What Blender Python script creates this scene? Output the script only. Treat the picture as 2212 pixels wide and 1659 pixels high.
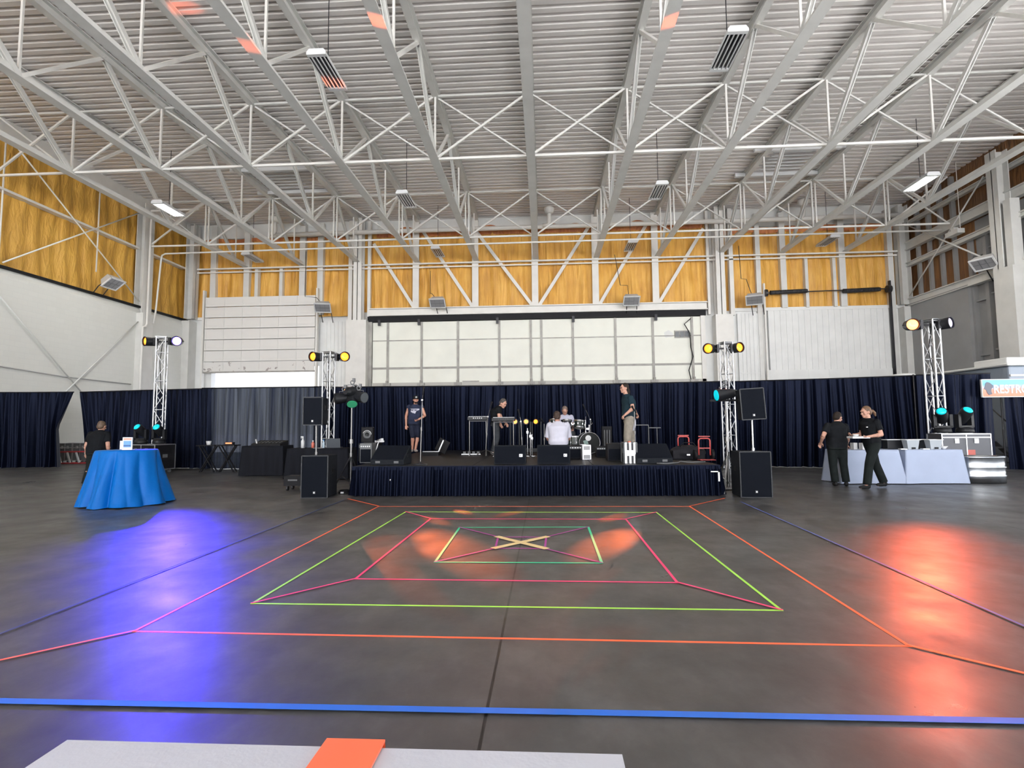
import bpy, bmesh, math, random
from mathutils import Vector, Matrix, Euler
random.seed(7)
S = bpy.context.scene
for _o in list(bpy.data.objects):
    bpy.data.objects.remove(_o)
COL = S.collection
PI = math.pi
R = math.radians

# ------------------------------------------------------------------ camera
FOC, EYE = 1179.24, 1.35
def _cam_rot(yaw, pitch, roll):
    return (Matrix.Rotation(yaw, 3, 'Z') @ Matrix.Rotation(pitch, 3, 'X') @ Matrix.Rotation(roll, 3, 'Y'))
CR = _cam_rot(R(3.3355), R(4.3419), R(.4952))
cam_d = bpy.data.cameras.new('camera')
cam = bpy.data.objects.new('camera', cam_d)
COL.objects.link(cam)
cam_d.sensor_fit = 'HORIZONTAL'
cam_d.sensor_width = 36.0
cam_d.lens = 36.0 * FOC / 2212
cam_d.clip_end = 400
_rt, _fw, _up = CR @ Vector((1, 0, 0)), CR @ Vector((0, 1, 0)), CR @ Vector((0, 0, 1))
cam.matrix_world = Matrix(((_rt.x, _up.x, -_fw.x, 0), (_rt.y, _up.y, -_fw.y, 0), (_rt.z, _up.z, -_fw.z, EYE), (0, 0, 0, 1)))
S.camera = cam

# measured points of the photograph turned into places in the hall (x right, y into the hall, z up, metres)
def ray(px, py):
    return CR @ Vector(((px - 1106) / FOC, 1, -(py - 829.5) / FOC))
def at_z(px, py, z=0.0):
    d = ray(px, py); t = (z - EYE) / d.z
    return Vector((d.x * t, d.y * t, z))
def at_y(px, py, y):
    d = ray(px, py); t = y / d.y
    return Vector((d.x * t, y, EYE + d.z * t))
def at_x(px, py, x):
    d = ray(px, py); t = x / d.x
    return Vector((x, d.y * t, EYE + d.z * t))

# ------------------------------------------------------------------ world, daylight, exposure
S.view_settings.view_transform = 'Standard'
S.view_settings.look = 'None'
S.view_settings.gamma = 1.0
S.view_settings.exposure = 0.30
S.cycles.use_denoising = True
S.cycles.max_bounces = 8
S.cycles.diffuse_bounces = 5
S.cycles.glossy_bounces = 3
S.cycles.transparent_max_bounces = 12
S.cycles.sample_clamp_indirect = 6.0
S.cycles.caustics_reflective = False
S.cycles.caustics_refractive = False

W = bpy.data.worlds.new('sky'); S.world = W
W.use_nodes = True
_wn = W.node_tree.nodes; _wl = W.node_tree.links
_bg = _wn['Background']
_tc = _wn.new('ShaderNodeTexCoord'); _sx = _wn.new('ShaderNodeSeparateXYZ'); _rp = _wn.new('ShaderNodeValToRGB')
_wl.new(_tc.outputs['Generated'], _sx.inputs[0]); _wl.new(_sx.outputs['Z'], _rp.inputs[0]); _wl.new(_rp.outputs[0], _bg.inputs[0])
_rp.color_ramp.elements[0].position = 0.0; _rp.color_ramp.elements[0].color = (1.0, 1.0, 1.0, 1)
_rp.color_ramp.elements[1].position = 0.7; _rp.color_ramp.elements[1].color = (.62, .78, 1.0, 1)
_bg.inputs[1].default_value = 1.6

def area(name, loc, rot, sx, sy, power, col):
    d = bpy.data.lights.new(name, 'AREA'); d.shape = 'RECTANGLE'; d.size = sx; d.size_y = sy; d.energy = power; d.color = col
    o = bpy.data.objects.new(name, d); o.location = loc; o.rotation_euler = rot; COL.objects.link(o)
    return o
# added area lamp standing in for daylight through the open hangar front
area('front_daylight_standin', (0, -46, 9.5), (R(92), 0, 0), 84, 22, 32000, (.99, .98, 1.0))
_sd = bpy.data.lights.new('sun', 'SUN'); _sd.energy = 100; _sd.angle = R(.6); _sd.color = (1, .985, .97)
_so = bpy.data.objects.new('sun', _sd); _so.rotation_euler = Vector((-.5, .08, -.85)).to_track_quat('-Z', 'Y').to_euler(); COL.objects.link(_so)

# ------------------------------------------------------------------ helpers
# the building is laid out at its measured proportions and enlarged by HK about eye level, so that walls clear the drapes
HK = 1.3
HALL = [False]
ULOC = {}
def hmap(p):
    return Vector((p[0] * HK, p[1] * HK, max(0.0, EYE + HK * (p[2] - EYE)) if p[2] > -.2 else p[2]))
class MB:
    """Collects shapes into one mesh."""
    def __init__(s):
        s.v = []; s.f = []; s.mi = []; s.sm = []; s.M = None; s.m = 0
    def add(s, vs, fs, smooth=False):
        b = len(s.v)
        for p in vs:
            p = Vector(p)
            s.v.append(s.M @ p if s.M is not None else p)
        for f in fs:
            s.f.append([b + i for i in f]); s.mi.append(s.m); s.sm.append(smooth)
        return s
    def box(s, c, d, rot=(0, 0, 0)):
        c = Vector(c); h = Vector(d) / 2; E = Euler(rot).to_matrix()
        vs = [c + E @ Vector((x * h.x, y * h.y, z * h.z)) for x in (-1, 1) for y in (-1, 1) for z in (-1, 1)]
        return s.add(vs, [(0, 1, 3, 2), (4, 6, 7, 5), (0, 4, 5, 1), (2, 3, 7, 6), (0, 2, 6, 4), (1, 5, 7, 3)])
    def span(s, lo, hi):
        lo = Vector(lo); hi = Vector(hi)
        return s.box((lo + hi) / 2, hi - lo)
    def frame(s, p0, p1, up=(0, 0, 1)):
        p0 = Vector(p0); p1 = Vector(p1); z = (p1 - p0).normalized(); up = Vector(up)
        if abs(z.dot(up)) > .985: up = Vector((0, 1, 0)) if abs(z.y) < .9 else Vector((1, 0, 0))
        x = up.cross(z).normalized(); y = z.cross(x)
        return p0, p1, x, y, z
    def bar(s, p0, p1, w, h, up=(0, 0, 1)):
        p0, p1, x, y, z = s.frame(p0, p1, up)
        vs = [p + x * (a * w / 2) + y * (b * h / 2) for p in (p0, p1) for a, b in ((-1, -1), (1, -1), (1, 1), (-1, 1))]
        return s.add(vs, [(3, 2, 1, 0), (4, 5, 6, 7), (0, 1, 5, 4), (1, 2, 6, 5), (2, 3, 7, 6), (3, 0, 4, 7)])
    def cyl(s, p0, p1, r0, r1=None, n=14, cap=True):
        r1 = r0 if r1 is None else r1
        p0, p1, x, y, z = s.frame(p0, p1)
        vs = []
        for p, r in ((p0, r0), (p1, r1)):
            vs += [p + x * (r * math.cos(2 * PI * i / n)) + y * (r * math.sin(2 * PI * i / n)) for i in range(n)]
        fs = [(i, (i + 1) % n, n + (i + 1) % n, n + i) for i in range(n)]
        s.add(vs, fs, True)
        if cap: s.add(vs, [tuple(range(n))[::-1], tuple(range(n, 2 * n))])
        return s
    def tube(s, pts, r, n=10, closed=False):
        pts = [Vector(p) for p in pts]; rings = []; px = None
        k = len(pts)
        for i, p in enumerate(pts):
            a = pts[(i - 1) % k] if (closed or i > 0) else p
            b = pts[(i + 1) % k] if (closed or i < k - 1) else p
            t = (b - a).normalized()
            if px is None:
                up = Vector((0, 0, 1)) if abs(t.z) < .95 else Vector((0, 1, 0))
                px = up.cross(t).normalized()
            else:
                px = (px - t * px.dot(t)).normalized()
            y = t.cross(px); rr = r[i] if isinstance(r, (list, tuple)) else r
            rings.append([p + px * (rr * math.cos(2 * PI * j / n)) + y * (rr * math.sin(2 * PI * j / n)) for j in range(n)])
        return s.loft(rings, smooth=True, close=closed)
    def loft(s, rings, smooth=True, cap=True, close=False):
        n = len(rings[0]); k = len(rings); vs = [p for r in rings for p in r]
        fs = []
        for i in range(k if close else k - 1):
            a = i * n; b = ((i + 1) % k) * n
            fs += [(a + j, a + (j + 1) % n, b + (j + 1) % n, b + j) for j in range(n)]
        if cap and not close:
            fs += [tuple(range(n))[::-1], tuple(range((k - 1) * n, k * n))]
        return s.add(vs, fs, smooth)
    def lathe(s, prof, c=(0, 0, 0), n=20, rot=None):
        c = Vector(c); Q = rot.to_matrix() if rot is not None else Matrix.Identity(3)
        rings = [[c + Q @ Vector((r * math.cos(2 * PI * j / n), r * math.sin(2 * PI * j / n), z)) for j in range(n)] for r, z in prof]
        return s.loft(rings)
    def ell(s, c, r, rot=(0, 0, 0), nu=16, nv=10):
        c = Vector(c); r = Vector(r) if not isinstance(r, (int, float)) else Vector((r, r, r)); E = Euler(rot).to_matrix() if not isinstance(rot, Matrix) else rot
        vs = [c + E @ Vector((0, 0, -r.z))]
        for i in range(1, nv):
            a = -PI / 2 + PI * i / nv
            vs += [c + E @ Vector((r.x * math.cos(a) * math.cos(2 * PI * j / nu), r.y * math.cos(a) * math.sin(2 * PI * j / nu), r.z * math.sin(a))) for j in range(nu)]
        vs.append(c + E @ Vector((0, 0, r.z)))
        fs = [(0, 1 + (j + 1) % nu, 1 + j) for j in range(nu)]
        for i in range(nv - 2):
            a = 1 + i * nu
            fs += [(a + j, a + (j + 1) % nu, a + nu + (j + 1) % nu, a + nu + j) for j in range(nu)]
        t = len(vs) - 1; a = 1 + (nv - 2) * nu
        fs += [(a + j, a + (j + 1) % nu, t) for j in range(nu)]
        return s.add(vs, fs, True)
    def torus(s, c, Rr, r, rot=(0, 0, 0), n=28, m=8, arc=2 * PI):
        E = Euler(rot).to_matrix(); c = Vector(c)
        full = arc > 6.2; k = n if full else n + 1
        return s.tube([c + E @ Vector((Rr * math.cos(arc * i / n), Rr * math.sin(arc * i / n), 0)) for i in range(k)], r, m, closed=full)
    def grid(s, fn, nu, nv, smooth=True):
        vs = [fn(i / nu, j / nv) for j in range(nv + 1) for i in range(nu + 1)]
        fs = [(j * (nu + 1) + i, j * (nu + 1) + i + 1, (j + 1) * (nu + 1) + i + 1, (j + 1) * (nu + 1) + i) for j in range(nv) for i in range(nu)]
        return s.add(vs, fs, smooth)
    def prism(s, poly, axis, lo, hi):
        """Extrudes a 2-D outline along axis 'x', 'y' or 'z'."""
        def P(a, b, t): return {'x': (t, a, b), 'y': (a, t, b), 'z': (a, b, t)}[axis]
        n = len(poly)
        vs = [P(a, b, lo) for a, b in poly] + [P(a, b, hi) for a, b in poly]
        fs = [(i, (i + 1) % n, n + (i + 1) % n, n + i) for i in range(n)] + [tuple(range(n))[::-1], tuple(range(n, 2 * n))]
        return s.add(vs, fs)
    def build(s, name, mats, parent=None, bevel=0, fix=True):
        me = bpy.data.meshes.new(name)
        if HALL[0]:
            o0, o1 = Vector((0, 0, 0)), Vector((0, 0, 0)); q = parent
            while q is not None:
                if q.name in ULOC: o0 = ULOC[q.name]; o1 = hmap(o0); break
                q = q.parent
            s.v = [hmap(o0 + p) - o1 for p in s.v]
        me.from_pydata([tuple(p) for p in s.v], [], s.f)
        for i, p in enumerate(me.polygons):
            p.material_index = s.mi[i]; p.use_smooth = s.sm[i]
        if fix:
            b = bmesh.new(); b.from_mesh(me); bmesh.ops.recalc_face_normals(b, faces=b.faces); b.to_mesh(me); b.free()
        for m in (mats if isinstance(mats, (list, tuple)) else [mats]): me.materials.append(m)
        o = bpy.data.objects.new(name, me); COL.objects.link(o)
        if parent is not None: o.parent = parent
        if bevel:
            q = o.modifiers.new('edges', 'BEVEL'); q.width = bevel; q.segments = 2; q.limit_method = 'ANGLE'; q.angle_limit = R(40)
        return o

def thing(name, label, cat, loc=(0, 0, 0), rz=0, group=None):
    o = bpy.data.objects.new(name, None); COL.objects.link(o); o.empty_display_size = .1
    if HALL[0]: ULOC[o.name] = Vector(loc); loc = hmap(loc)
    o.location = loc; o.rotation_euler = (0, 0, rz); o['label'] = label; o['category'] = cat
    if group: o['group'] = group
    return o
def tag(o, label, cat, group=None, kind=None):
    o['label'] = label; o['category'] = cat
    if group: o['group'] = group
    if kind: o['kind'] = kind
    return o
def struct(o):
    o['kind'] = 'structure'; return o
def dup(root, loc, rz, label, group=None):
    r = root.copy(); COL.objects.link(r); r.location = hmap(loc) if HALL[0] else loc; r.rotation_euler = (0, 0, rz); r['label'] = label
    if group: r['group'] = group
    for ch in list(root.children):
        c = ch.copy(); COL.objects.link(c); c.parent = r
        for g in list(ch.children):
            d = g.copy(); COL.objects.link(d); d.parent = c
    return r

# ------------------------------------------------------------------ materials
MATS = {}
def mat(name, col, rough=.6, metal=0, var=.0, scale=4, bump=0, bscale=40, stretch=(1, 1, 1), spec=None, emit=None, estr=0, col2=None, coat=0, sheen=0, alpha=None):
    if name in MATS: return MATS[name]
    m = bpy.data.materials.new(name); m.use_nodes = True; MATS[name] = m
    N = m.node_tree.nodes; L = m.node_tree.links; p = N['Principled BSDF']
    c = tuple(col) + (1,)
    p.inputs['Base Color'].default_value = c; p.inputs['Roughness'].default_value = rough; p.inputs['Metallic'].default_value = metal
    if spec is None and max(col) < .08 and not metal: spec = .12
    if spec is not None: p.inputs['Specular IOR Level'].default_value = spec
    if coat: p.inputs['Coat Weight'].default_value = coat; p.inputs['Coat Roughness'].default_value = .25
    if sheen: p.inputs['Sheen Weight'].default_value = sheen
    if emit: p.inputs['Emission Color'].default_value = tuple(emit) + (1,); p.inputs['Emission Strength'].default_value = estr
    if alpha is not None: p.inputs['Alpha'].default_value = alpha
    if var or bump:
        tc = N.new('ShaderNodeTexCoord'); mp = N.new('ShaderNodeMapping'); mp.inputs['Scale'].default_value = stretch
        L.new(tc.outputs['Object'], mp.inputs['Vector'])
        if var:
            nz = N.new('ShaderNodeTexNoise'); nz.inputs['Scale'].default_value = scale; nz.inputs['Detail'].default_value = 5
            L.new(mp.outputs[0], nz.inputs['Vector'])
            rp = N.new('ShaderNodeValToRGB'); rp.color_ramp.elements[0].position = .3; rp.color_ramp.elements[1].position = .7
            c2 = tuple(col2) if col2 else tuple(min(1, x * (1 + var)) for x in col)
            c1 = tuple(col) if col2 else tuple(x * (1 - var) for x in col)
            rp.color_ramp.elements[0].color = c1 + (1,); rp.color_ramp.elements[1].color = c2 + (1,)
            L.new(nz.outputs['Fac'], rp.inputs[0]); L.new(rp.outputs[0], p.inputs['Base Color'])
        if bump:
            n2 = N.new('ShaderNodeTexNoise'); n2.inputs['Scale'].default_value = bscale; n2.inputs['Detail'].default_value = 3
            L.new(mp.outputs[0], n2.inputs['Vector'])
            bp = N.new('ShaderNodeBump'); bp.inputs['Strength'].default_value = bump; bp.inputs['Distance'].default_value = .03
            L.new(n2.outputs['Fac'], bp.inputs['Height']); L.new(bp.outputs[0], p.inputs['Normal'])
    return m

def floor_mat():
    m = bpy.data.materials.new('worn_concrete'); m.use_nodes = True
    N = m.node_tree.nodes; L = m.node_tree.links; p = N['Principled BSDF']
    g = N.new('ShaderNodeNewGeometry')
    def noise(sc, det, st=(1, 1, 1)):
        mp = N.new('ShaderNodeMapping'); mp.inputs['Scale'].default_value = st; L.new(g.outputs['Position'], mp.inputs[0])
        n = N.new('ShaderNodeTexNoise'); n.inputs['Scale'].default_value = sc; n.inputs['Detail'].default_value = det; n.inputs['Roughness'].default_value = .62
        L.new(mp.outputs[0], n.inputs['Vector']); return n
    a = noise(.55, 7); b = noise(3.4, 10, (1, .6, 1)); d = noise(1.3, 6)
    mx = N.new('ShaderNodeMath'); mx.operation = 'MULTIPLY_ADD'; mx.inputs[1].default_value = .5
    sc = N.new('ShaderNodeMath'); sc.operation = 'MULTIPLY'; sc.inputs[1].default_value = .5
    L.new(b.outputs['Fac'], sc.inputs[0]); L.new(a.outputs['Fac'], mx.inputs[0]); L.new(sc.outputs[0], mx.inputs[2])
    rp = N.new('ShaderNodeValToRGB'); e = rp.color_ramp.elements
    e[0].position = .34; e[0].color = (.034, .034, .035, 1); e[1].position = .66; e[1].color = (.108, .106, .106, 1)
    k = e.new(.5); k.color = (.062, .061, .062, 1)
    L.new(mx.outputs[0], rp.inputs[0])
    # saw-cut joints in the slab
    sp = N.new('ShaderNodeSeparateXYZ'); L.new(g.outputs['Position'], sp.inputs[0])
    last = None
    for ax, v in (('X', -.29), ('X', -7.35), ('X', 5.95), ('Y', 6.87), ('Y', 13.4)):
        s1 = N.new('ShaderNodeMath'); s1.operation = 'SUBTRACT'; s1.inputs[1].default_value = v; L.new(sp.outputs[ax], s1.inputs[0])
        s2 = N.new('ShaderNodeMath'); s2.operation = 'ABSOLUTE'; L.new(s1.outputs[0], s2.inputs[0])
        s3 = N.new('ShaderNodeMath'); s3.operation = 'LESS_THAN'; s3.inputs[1].default_value = .008; L.new(s2.outputs[0], s3.inputs[0])
        if last is not None:
            s4 = N.new('ShaderNodeMath'); s4.operation = 'MAXIMUM'; L.new(s3.outputs[0], s4.inputs[0]); L.new(last.outputs[0], s4.inputs[1]); last = s4
        else: last = s3
    mj = N.new('ShaderNodeMix'); mj.data_type = 'RGBA'; L.new(last.outputs[0], mj.inputs['Factor']); L.new(rp.outputs[0], mj.inputs[6]); mj.inputs[7].default_value = (.008, .008, .008, 1)
    L.new(mj.outputs[2], p.inputs['Base Color'])
    rr = N.new('ShaderNodeMapRange'); rr.inputs[1].default_value = .3; rr.inputs[2].default_value = .7; rr.inputs[3].default_value = .27; rr.inputs[4].default_value = .48
    L.new(d.outputs['Fac'], rr.inputs[0]); L.new(rr.outputs[0], p.inputs['Roughness'])
    bp = N.new('ShaderNodeBump'); bp.inputs['Strength'].default_value = .12; bp.inputs['Distance'].default_value = .02
    L.new(b.outputs['Fac'], bp.inputs['Height']); L.new(bp.outputs[0], p.inputs['Normal'])
    p.inputs['Specular IOR Level'].default_value = .42
    return m

def foam_mat(name, c0, c1, c2, st=(5.5, 5.5, .55)):
    m = bpy.data.materials.new(name); m.use_nodes = True
    N = m.node_tree.nodes; L = m.node_tree.links; p = N['Principled BSDF']
    g = N.new('ShaderNodeNewGeometry')
    mp = N.new('ShaderNodeMapping'); mp.inputs['Scale'].default_value = st; L.new(g.outputs['Position'], mp.inputs[0])
    n = N.new('ShaderNodeTexNoise'); n.inputs['Scale'].default_value = 1.1; n.inputs['Detail'].default_value = 6; n.inputs['Distortion'].default_value = .6; L.new(mp.outputs[0], n.inputs['Vector'])
    n2 = N.new('ShaderNodeTexNoise'); n2.inputs['Scale'].default_value = .7; n2.inputs['Detail'].default_value = 4; L.new(g.outputs['Position'], n2.inputs['Vector'])
    ad = N.new('ShaderNodeMath'); ad.operation = 'MULTIPLY_ADD'; ad.inputs[1].default_value = .55
    hf = N.new('ShaderNodeMath'); hf.operation = 'MULTIPLY'; hf.inputs[1].default_value = .45
    L.new(n2.outputs['Fac'], hf.inputs[0]); L.new(n.outputs['Fac'], ad.inputs[0]); L.new(hf.outputs[0], ad.inputs[2])
    rp = N.new('ShaderNodeValToRGB'); e = rp.color_ramp.elements
    e[0].position = .33; e[0].color = c0 + (1,); e[1].position = .66; e[1].color = c2 + (1,); k = e.new(.5); k.color = c1 + (1,)
    L.new(ad.outputs[0], rp.inputs[0]); L.new(rp.outputs[0], p.inputs['Base Color']); p.inputs['Roughness'].default_value = .55
    bp = N.new('ShaderNodeBump'); bp.inputs['Strength'].default_value = .7; bp.inputs['Distance'].default_value = .12
    L.new(n.outputs['Fac'], bp.inputs['Height']); L.new(bp.outputs[0], p.inputs['Normal'])
    return m

def block_mat():
    m = bpy.data.materials.new('painted_block'); m.use_nodes = True
    N = m.node_tree.nodes; L = m.node_tree.links; p = N['Principled BSDF']
    g = N.new('ShaderNodeNewGeometry')
    sx = N.new('ShaderNodeSeparateXYZ'); L.new(g.outputs['Position'], sx.inputs[0])
    ad = N.new('ShaderNodeMath'); ad.operation = 'ADD'; L.new(sx.outputs['X'], ad.inputs[0]); L.new(sx.outputs['Y'], ad.inputs[1])
    cb = N.new('ShaderNodeCombineXYZ'); L.new(ad.outputs[0], cb.inputs[0]); L.new(sx.outputs['Z'], cb.inputs[1])
    br = N.new('ShaderNodeTexBrick'); br.inputs['Scale'].default_value = 1; br.inputs['Brick Width'].default_value = .4; br.inputs['Row Height'].default_value = .2
    br.inputs['Mortar Size'].default_value = .006; br.inputs['Color1'].default_value = (.74, .75, .72, 1); br.inputs['Color2'].default_value = (.72, .73, .70, 1); br.inputs['Mortar'].default_value = (.69, .70, .68, 1)
    L.new(cb.outputs[0], br.inputs['Vector']); L.new(br.outputs['Color'], p.inputs['Base Color']); p.inputs['Roughness'].default_value = .6
    bp = N.new('ShaderNodeBump'); bp.inputs['Strength'].default_value = .25; bp.inputs['Distance'].default_value = .01; bp.invert = True
    L.new(br.outputs['Fac'], bp.inputs['Height']); L.new(bp.outputs[0], p.inputs['Normal'])
    return m

M_FLOOR = floor_mat()
M_FOAM = foam_mat('spray_foam', (.36, .165, .022), (.50, .26, .040), (.62, .355, .078))
M_FOAMD = foam_mat('aged_spray_foam', (.36, .185, .025), (.45, .245, .036), (.54, .31, .055), (4.5, 4.5, 1.3))
M_RUST = foam_mat('rusty_foam_edge', (.26, .07, .02), (.38, .12, .03), (.46, .18, .04))
M_BLOCK = block_mat()
M_STEEL = mat('painted_steel', (.60, .60, .58), .5, var=.06, scale=2)
M_STEELW = mat('white_painted_steel', (.74, .73, .70), .5, var=.05, scale=2)
M_DECK = mat('roof_deck_paint', (.74, .71, .69), .55, var=.07, scale=.6)
M_WHITE = mat('white_paint', (.74, .75, .74), .55, var=.05, scale=1.5)
M_GREYSHADE = mat('grey_wall_with_shade', (.235, .235, .24), .6, var=.1, scale=1)  # grey darkened further in colour for the shade on the right wall
M_DOORP = mat('door_panel_paint', (.86, .87, .79), .5, var=.05, scale=.8)
M_MULL = mat('door_mullion_steel', (.30, .29, .27), .55, var=.2, scale=3)
M_BLACK = mat('black_matte', (.010, .010, .012), .6, var=.2, scale=8, spec=.15)
M_BLK2 = mat('black_plastic', (.011, .012, .015), .42, spec=.25)
M_GRILLE = mat('speaker_grille', (.0055, .007, .011), .75, bump=.3, bscale=260, spec=.06)
M_CARPET = mat('speaker_carpet', (.013, .015, .019), .9, var=.2, scale=30, spec=.1)
M_CHROME = mat('chrome', (.30, .30, .31), .22, 1)
M_ALU = mat('aluminium', (.46, .47, .48), .34, 1)
M_ALUW = mat('bright_truss_aluminium', (.60, .61, .63), .36, .9)
M_STAND = mat('dull_stand_metal', (.15, .148, .146), .3, 1)
M_DARKST = mat('dark_steel', (.030, .030, .034), .4, .4, spec=.3)
M_GALV = mat('galvanized_sheet', (.50, .53, .56), .26, 1, var=.2, scale=5)
M_GLASSD = mat('dark_window_glass', (.08, .09, .10), .12)
M_GREYP = mat('grey_plastic', (.11, .115, .12), .5, spec=.3)
M_LAMP = mat('lit_tubes', (1, 1, 1), .4, emit=(1, .98, .92), estr=9)
M_TUBE = mat('unlit_tubes', (.55, .55, .56), .25, var=.1, scale=20)
M_REFL = mat('lamp_reflector', (.10, .10, .11), .15, .9)
M_LAMPW = mat('lamp_housing_white', (.64, .65, .66), .45)
def drape(name, col, sheer=0.0):
    m = mat(name, col, .5, var=.3, scale=1.2, stretch=(6, 6, .2), spec=.15)
    m.node_tree.nodes['Principled BSDF'].inputs['Specular Tint'].default_value = (.42, .52, .95, 1)
    if sheer:
        N = m.node_tree.nodes; L = m.node_tree.links; out = [n for n in N if n.type == 'OUTPUT_MATERIAL'][0]
        t = N.new('ShaderNodeBsdfTransparent'); x = N.new('ShaderNodeMixShader'); t.inputs[0].default_value = (.8, .88, 1, 1)
        nz = N.new('ShaderNodeTexNoise'); tc = N.new('ShaderNodeTexCoord'); mp = N.new('ShaderNodeMapping'); mp.inputs['Scale'].default_value = (5, 1, .12)
        nz.inputs['Scale'].default_value = 2.2; nz.inputs['Detail'].default_value = 5
        L.new(tc.outputs['Object'], mp.inputs[0]); L.new(mp.outputs[0], nz.inputs['Vector'])
        mr = N.new('ShaderNodeMapRange'); mr.inputs[1].default_value = .3; mr.inputs[2].default_value = .7; mr.inputs[3].default_value = sheer * .12; mr.inputs[4].default_value = sheer * 1.3
        L.new(nz.outputs['Fac'], mr.inputs[0]); L.new(mr.outputs[0], x.inputs[0]); L.new(N['Principled BSDF'].outputs[0], x.inputs[1]); L.new(t.outputs[0], x.inputs[2]); L.new(x.outputs[0], out.inputs[0])
    return m
M_DRAPE = drape('black_drape', (.0018, .0026, .0070))
M_SHEER = drape('sheer_black_drape', (.003, .004, .008), .055)
M_SKIRT = drape('stage_skirt_cloth', (.0018, .0026, .0070))
# ================================================================== THE HALL
XL, XR, YB, ZR = -14.9, 14.14, 22.0, 10.02
b = MB(); b.span((-20.5, -15.6, -.3), (19.5, 29.2, 0)); struct(b.build('floor', M_FLOOR))
b = MB(); b.span((-90, -100, -.5), (90, -15.6, -.04)); b.span((19.5, -15.6, -.5), (90, 29.2, -.04)); struct(b.build('ground_outside', mat('apron_concrete', (.42, .42, .415), .8, var=.1, scale=.5)))
b = MB(); b.span((-70, 29.2, -.5), (70, 110, -.04))
struct(b.build('ground_outside', mat('shaded_yard_ground', (.055, .055, .06), .8, var=.1, scale=.5)))  # dark colour paints in shade on the ground behind the hall
HALL[0] = True
# corrugated roof deck, ribs across the hall
b = MB(); prof = []; y = -12.0; P_ = .235
while y < 22.4:
    prof += [(y, ZR), (y + .125, ZR), (y + .15, ZR + .085), (y + .21, ZR + .085)]; y += P_
vs = []; fs = []
for yy, zz in prof: vs += [(-15.6, yy, zz), (14.8, yy, zz)]
for i in range(len(prof) - 1): fs.append((2 * i, 2 * i + 1, 2 * i + 3, 2 * i + 2))
b.add(vs, fs); b.span((-15.6, -12, ZR + .12), (14.8, 22.4, ZR + .3))
struct(b.build('ceiling', M_DECK))

# ---- back wall: white lower parts, foam above, an opening for the half-raised overhead door
b = MB()
b.span((-15.6, YB, 0), (-13.9, YB + .3, 5.95)); b.span((-9.28, YB, 0), (-6.6, YB + .3, 5.72))
b.span((-13.9, YB + .06, 3.9), (-9.28, YB + .3, 5.95)); b.span((-6.6, YB + .14, 0), (6.5, YB + .3, 5.9))
b.span((6.4, YB, 0), (14.8, YB + .3, 5.84))
for k in range(7): b.span((-9.05 + k * .16, YB - .03, 0), (-8.97 + k * .16, YB, 5.72))
b.span((-15.6, YB + .1, 9.42), (-7.2, YB + .3, 10.1)); b.span((6.8, YB + .1, 9.3), (14.8, YB + .3, 10.1)); b.span((-7.2, YB + .16, 9.66), (6.8, YB + .3, 10.1)); b.span((-7.8, YB + .12, 5.7), (-6.9, YB + .3, 10)); b.span((6.2, YB + .12, 5.7), (7.4, YB + .3, 10)); b.span((-15.2, YB + .2, 5.55), (14.4, YB + .3, 9.7))
b.span((6.9, YB - .02, 9.55), (14.1, YB + .1, 9.62))
struct(b.build('wall_back', M_WHITE))
b = MB()
def foam_panel(b, x0, x1, z0, z1, y, amp=.05, ragged=0):
    nx = max(8, int((x1 - x0) / .07)); nz = 26; rnd = random.Random(int(x0 * 100))
    ph = [rnd.uniform(0, 6.3) for _ in range(6)]
    def fn(u, v):
        x = x0 + u * (x1 - x0); z = z0 + v * (z1 - z0)
        if ragged and v == 1: z += ragged * (math.sin(x * 2.3 + ph[0]) + .6 * math.sin(x * 6.1 + ph[1]))
        d = amp * (.5 * math.sin(x * 19 + ph[2] + math.sin(z * 1.7 + ph[3])) + .5 * math.sin(x * 9 + ph[4] + .8 * math.sin(z * 1.1 + ph[5]))) + amp * .8 * math.sin(x * 2.1 + z * 1.3)
        return (x, y - .06 - d, z)
    b.grid(fn, nx, nz)
foam_panel(b, -15.2, -7.6, 5.95, 9.34, YB + .1); foam_panel(b, -7.45, 6.75, 6.1, 9.52, YB + .1, ragged=.04); foam_panel(b, 7.2, 14.4, 5.84, 9.22, YB + .1)
o = struct(b.build('wall_back_foam', M_FOAM))
b = MB(); rnd = random.Random(3)
def fn(u, v):
    x = -6.9 + u * 13.4; return (x, YB - .03 - .05 * math.sin(v * PI) * (1 + .5 * math.sin(x * 7)), 9.24 + v * (.28 + .09 * math.sin(x * 1.9) + .06 * math.sin(x * 5.3)))
b.grid(fn, 180, 5)
def fn(u, v):
    x = 7.3 + u * 6.6; return (x, YB - .03 - .05 * math.sin(v * PI), 8.98 + .03 * math.sin(x * 4) + v * .24)
b.grid(fn, 80, 4)
def fn(u, v):
    x = -14.6 + u * 6.5; return (x, YB - .03, 9.2 + .03 * math.sin(x * 4) + v * .16)
b.grid(fn, 80, 3)
struct(b.build('trim_1', M_RUST))
# ledge and beam over the hangar door
b = MB(); b.span((-7.1, YB - .22, 5.88), (6.5, YB + .1, 6.16)); b.span((-7.1, YB - .34, 6.14), (6.5, YB + .1, 6.18)); b.span((-7.1, YB - .34, 5.86), (6.5, YB + .1, 5.90))
struct(b.build('trim_2', M_STEELW))
b = MB(); b.span((7.5, YB - .08, 5.80), (14.14, YB + .1, 5.93)); b.span((-15, YB - .08, 5.88), (-14.05, YB + .1, 6.0))
struct(b.build('trim_3', M_WHITE))

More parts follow.
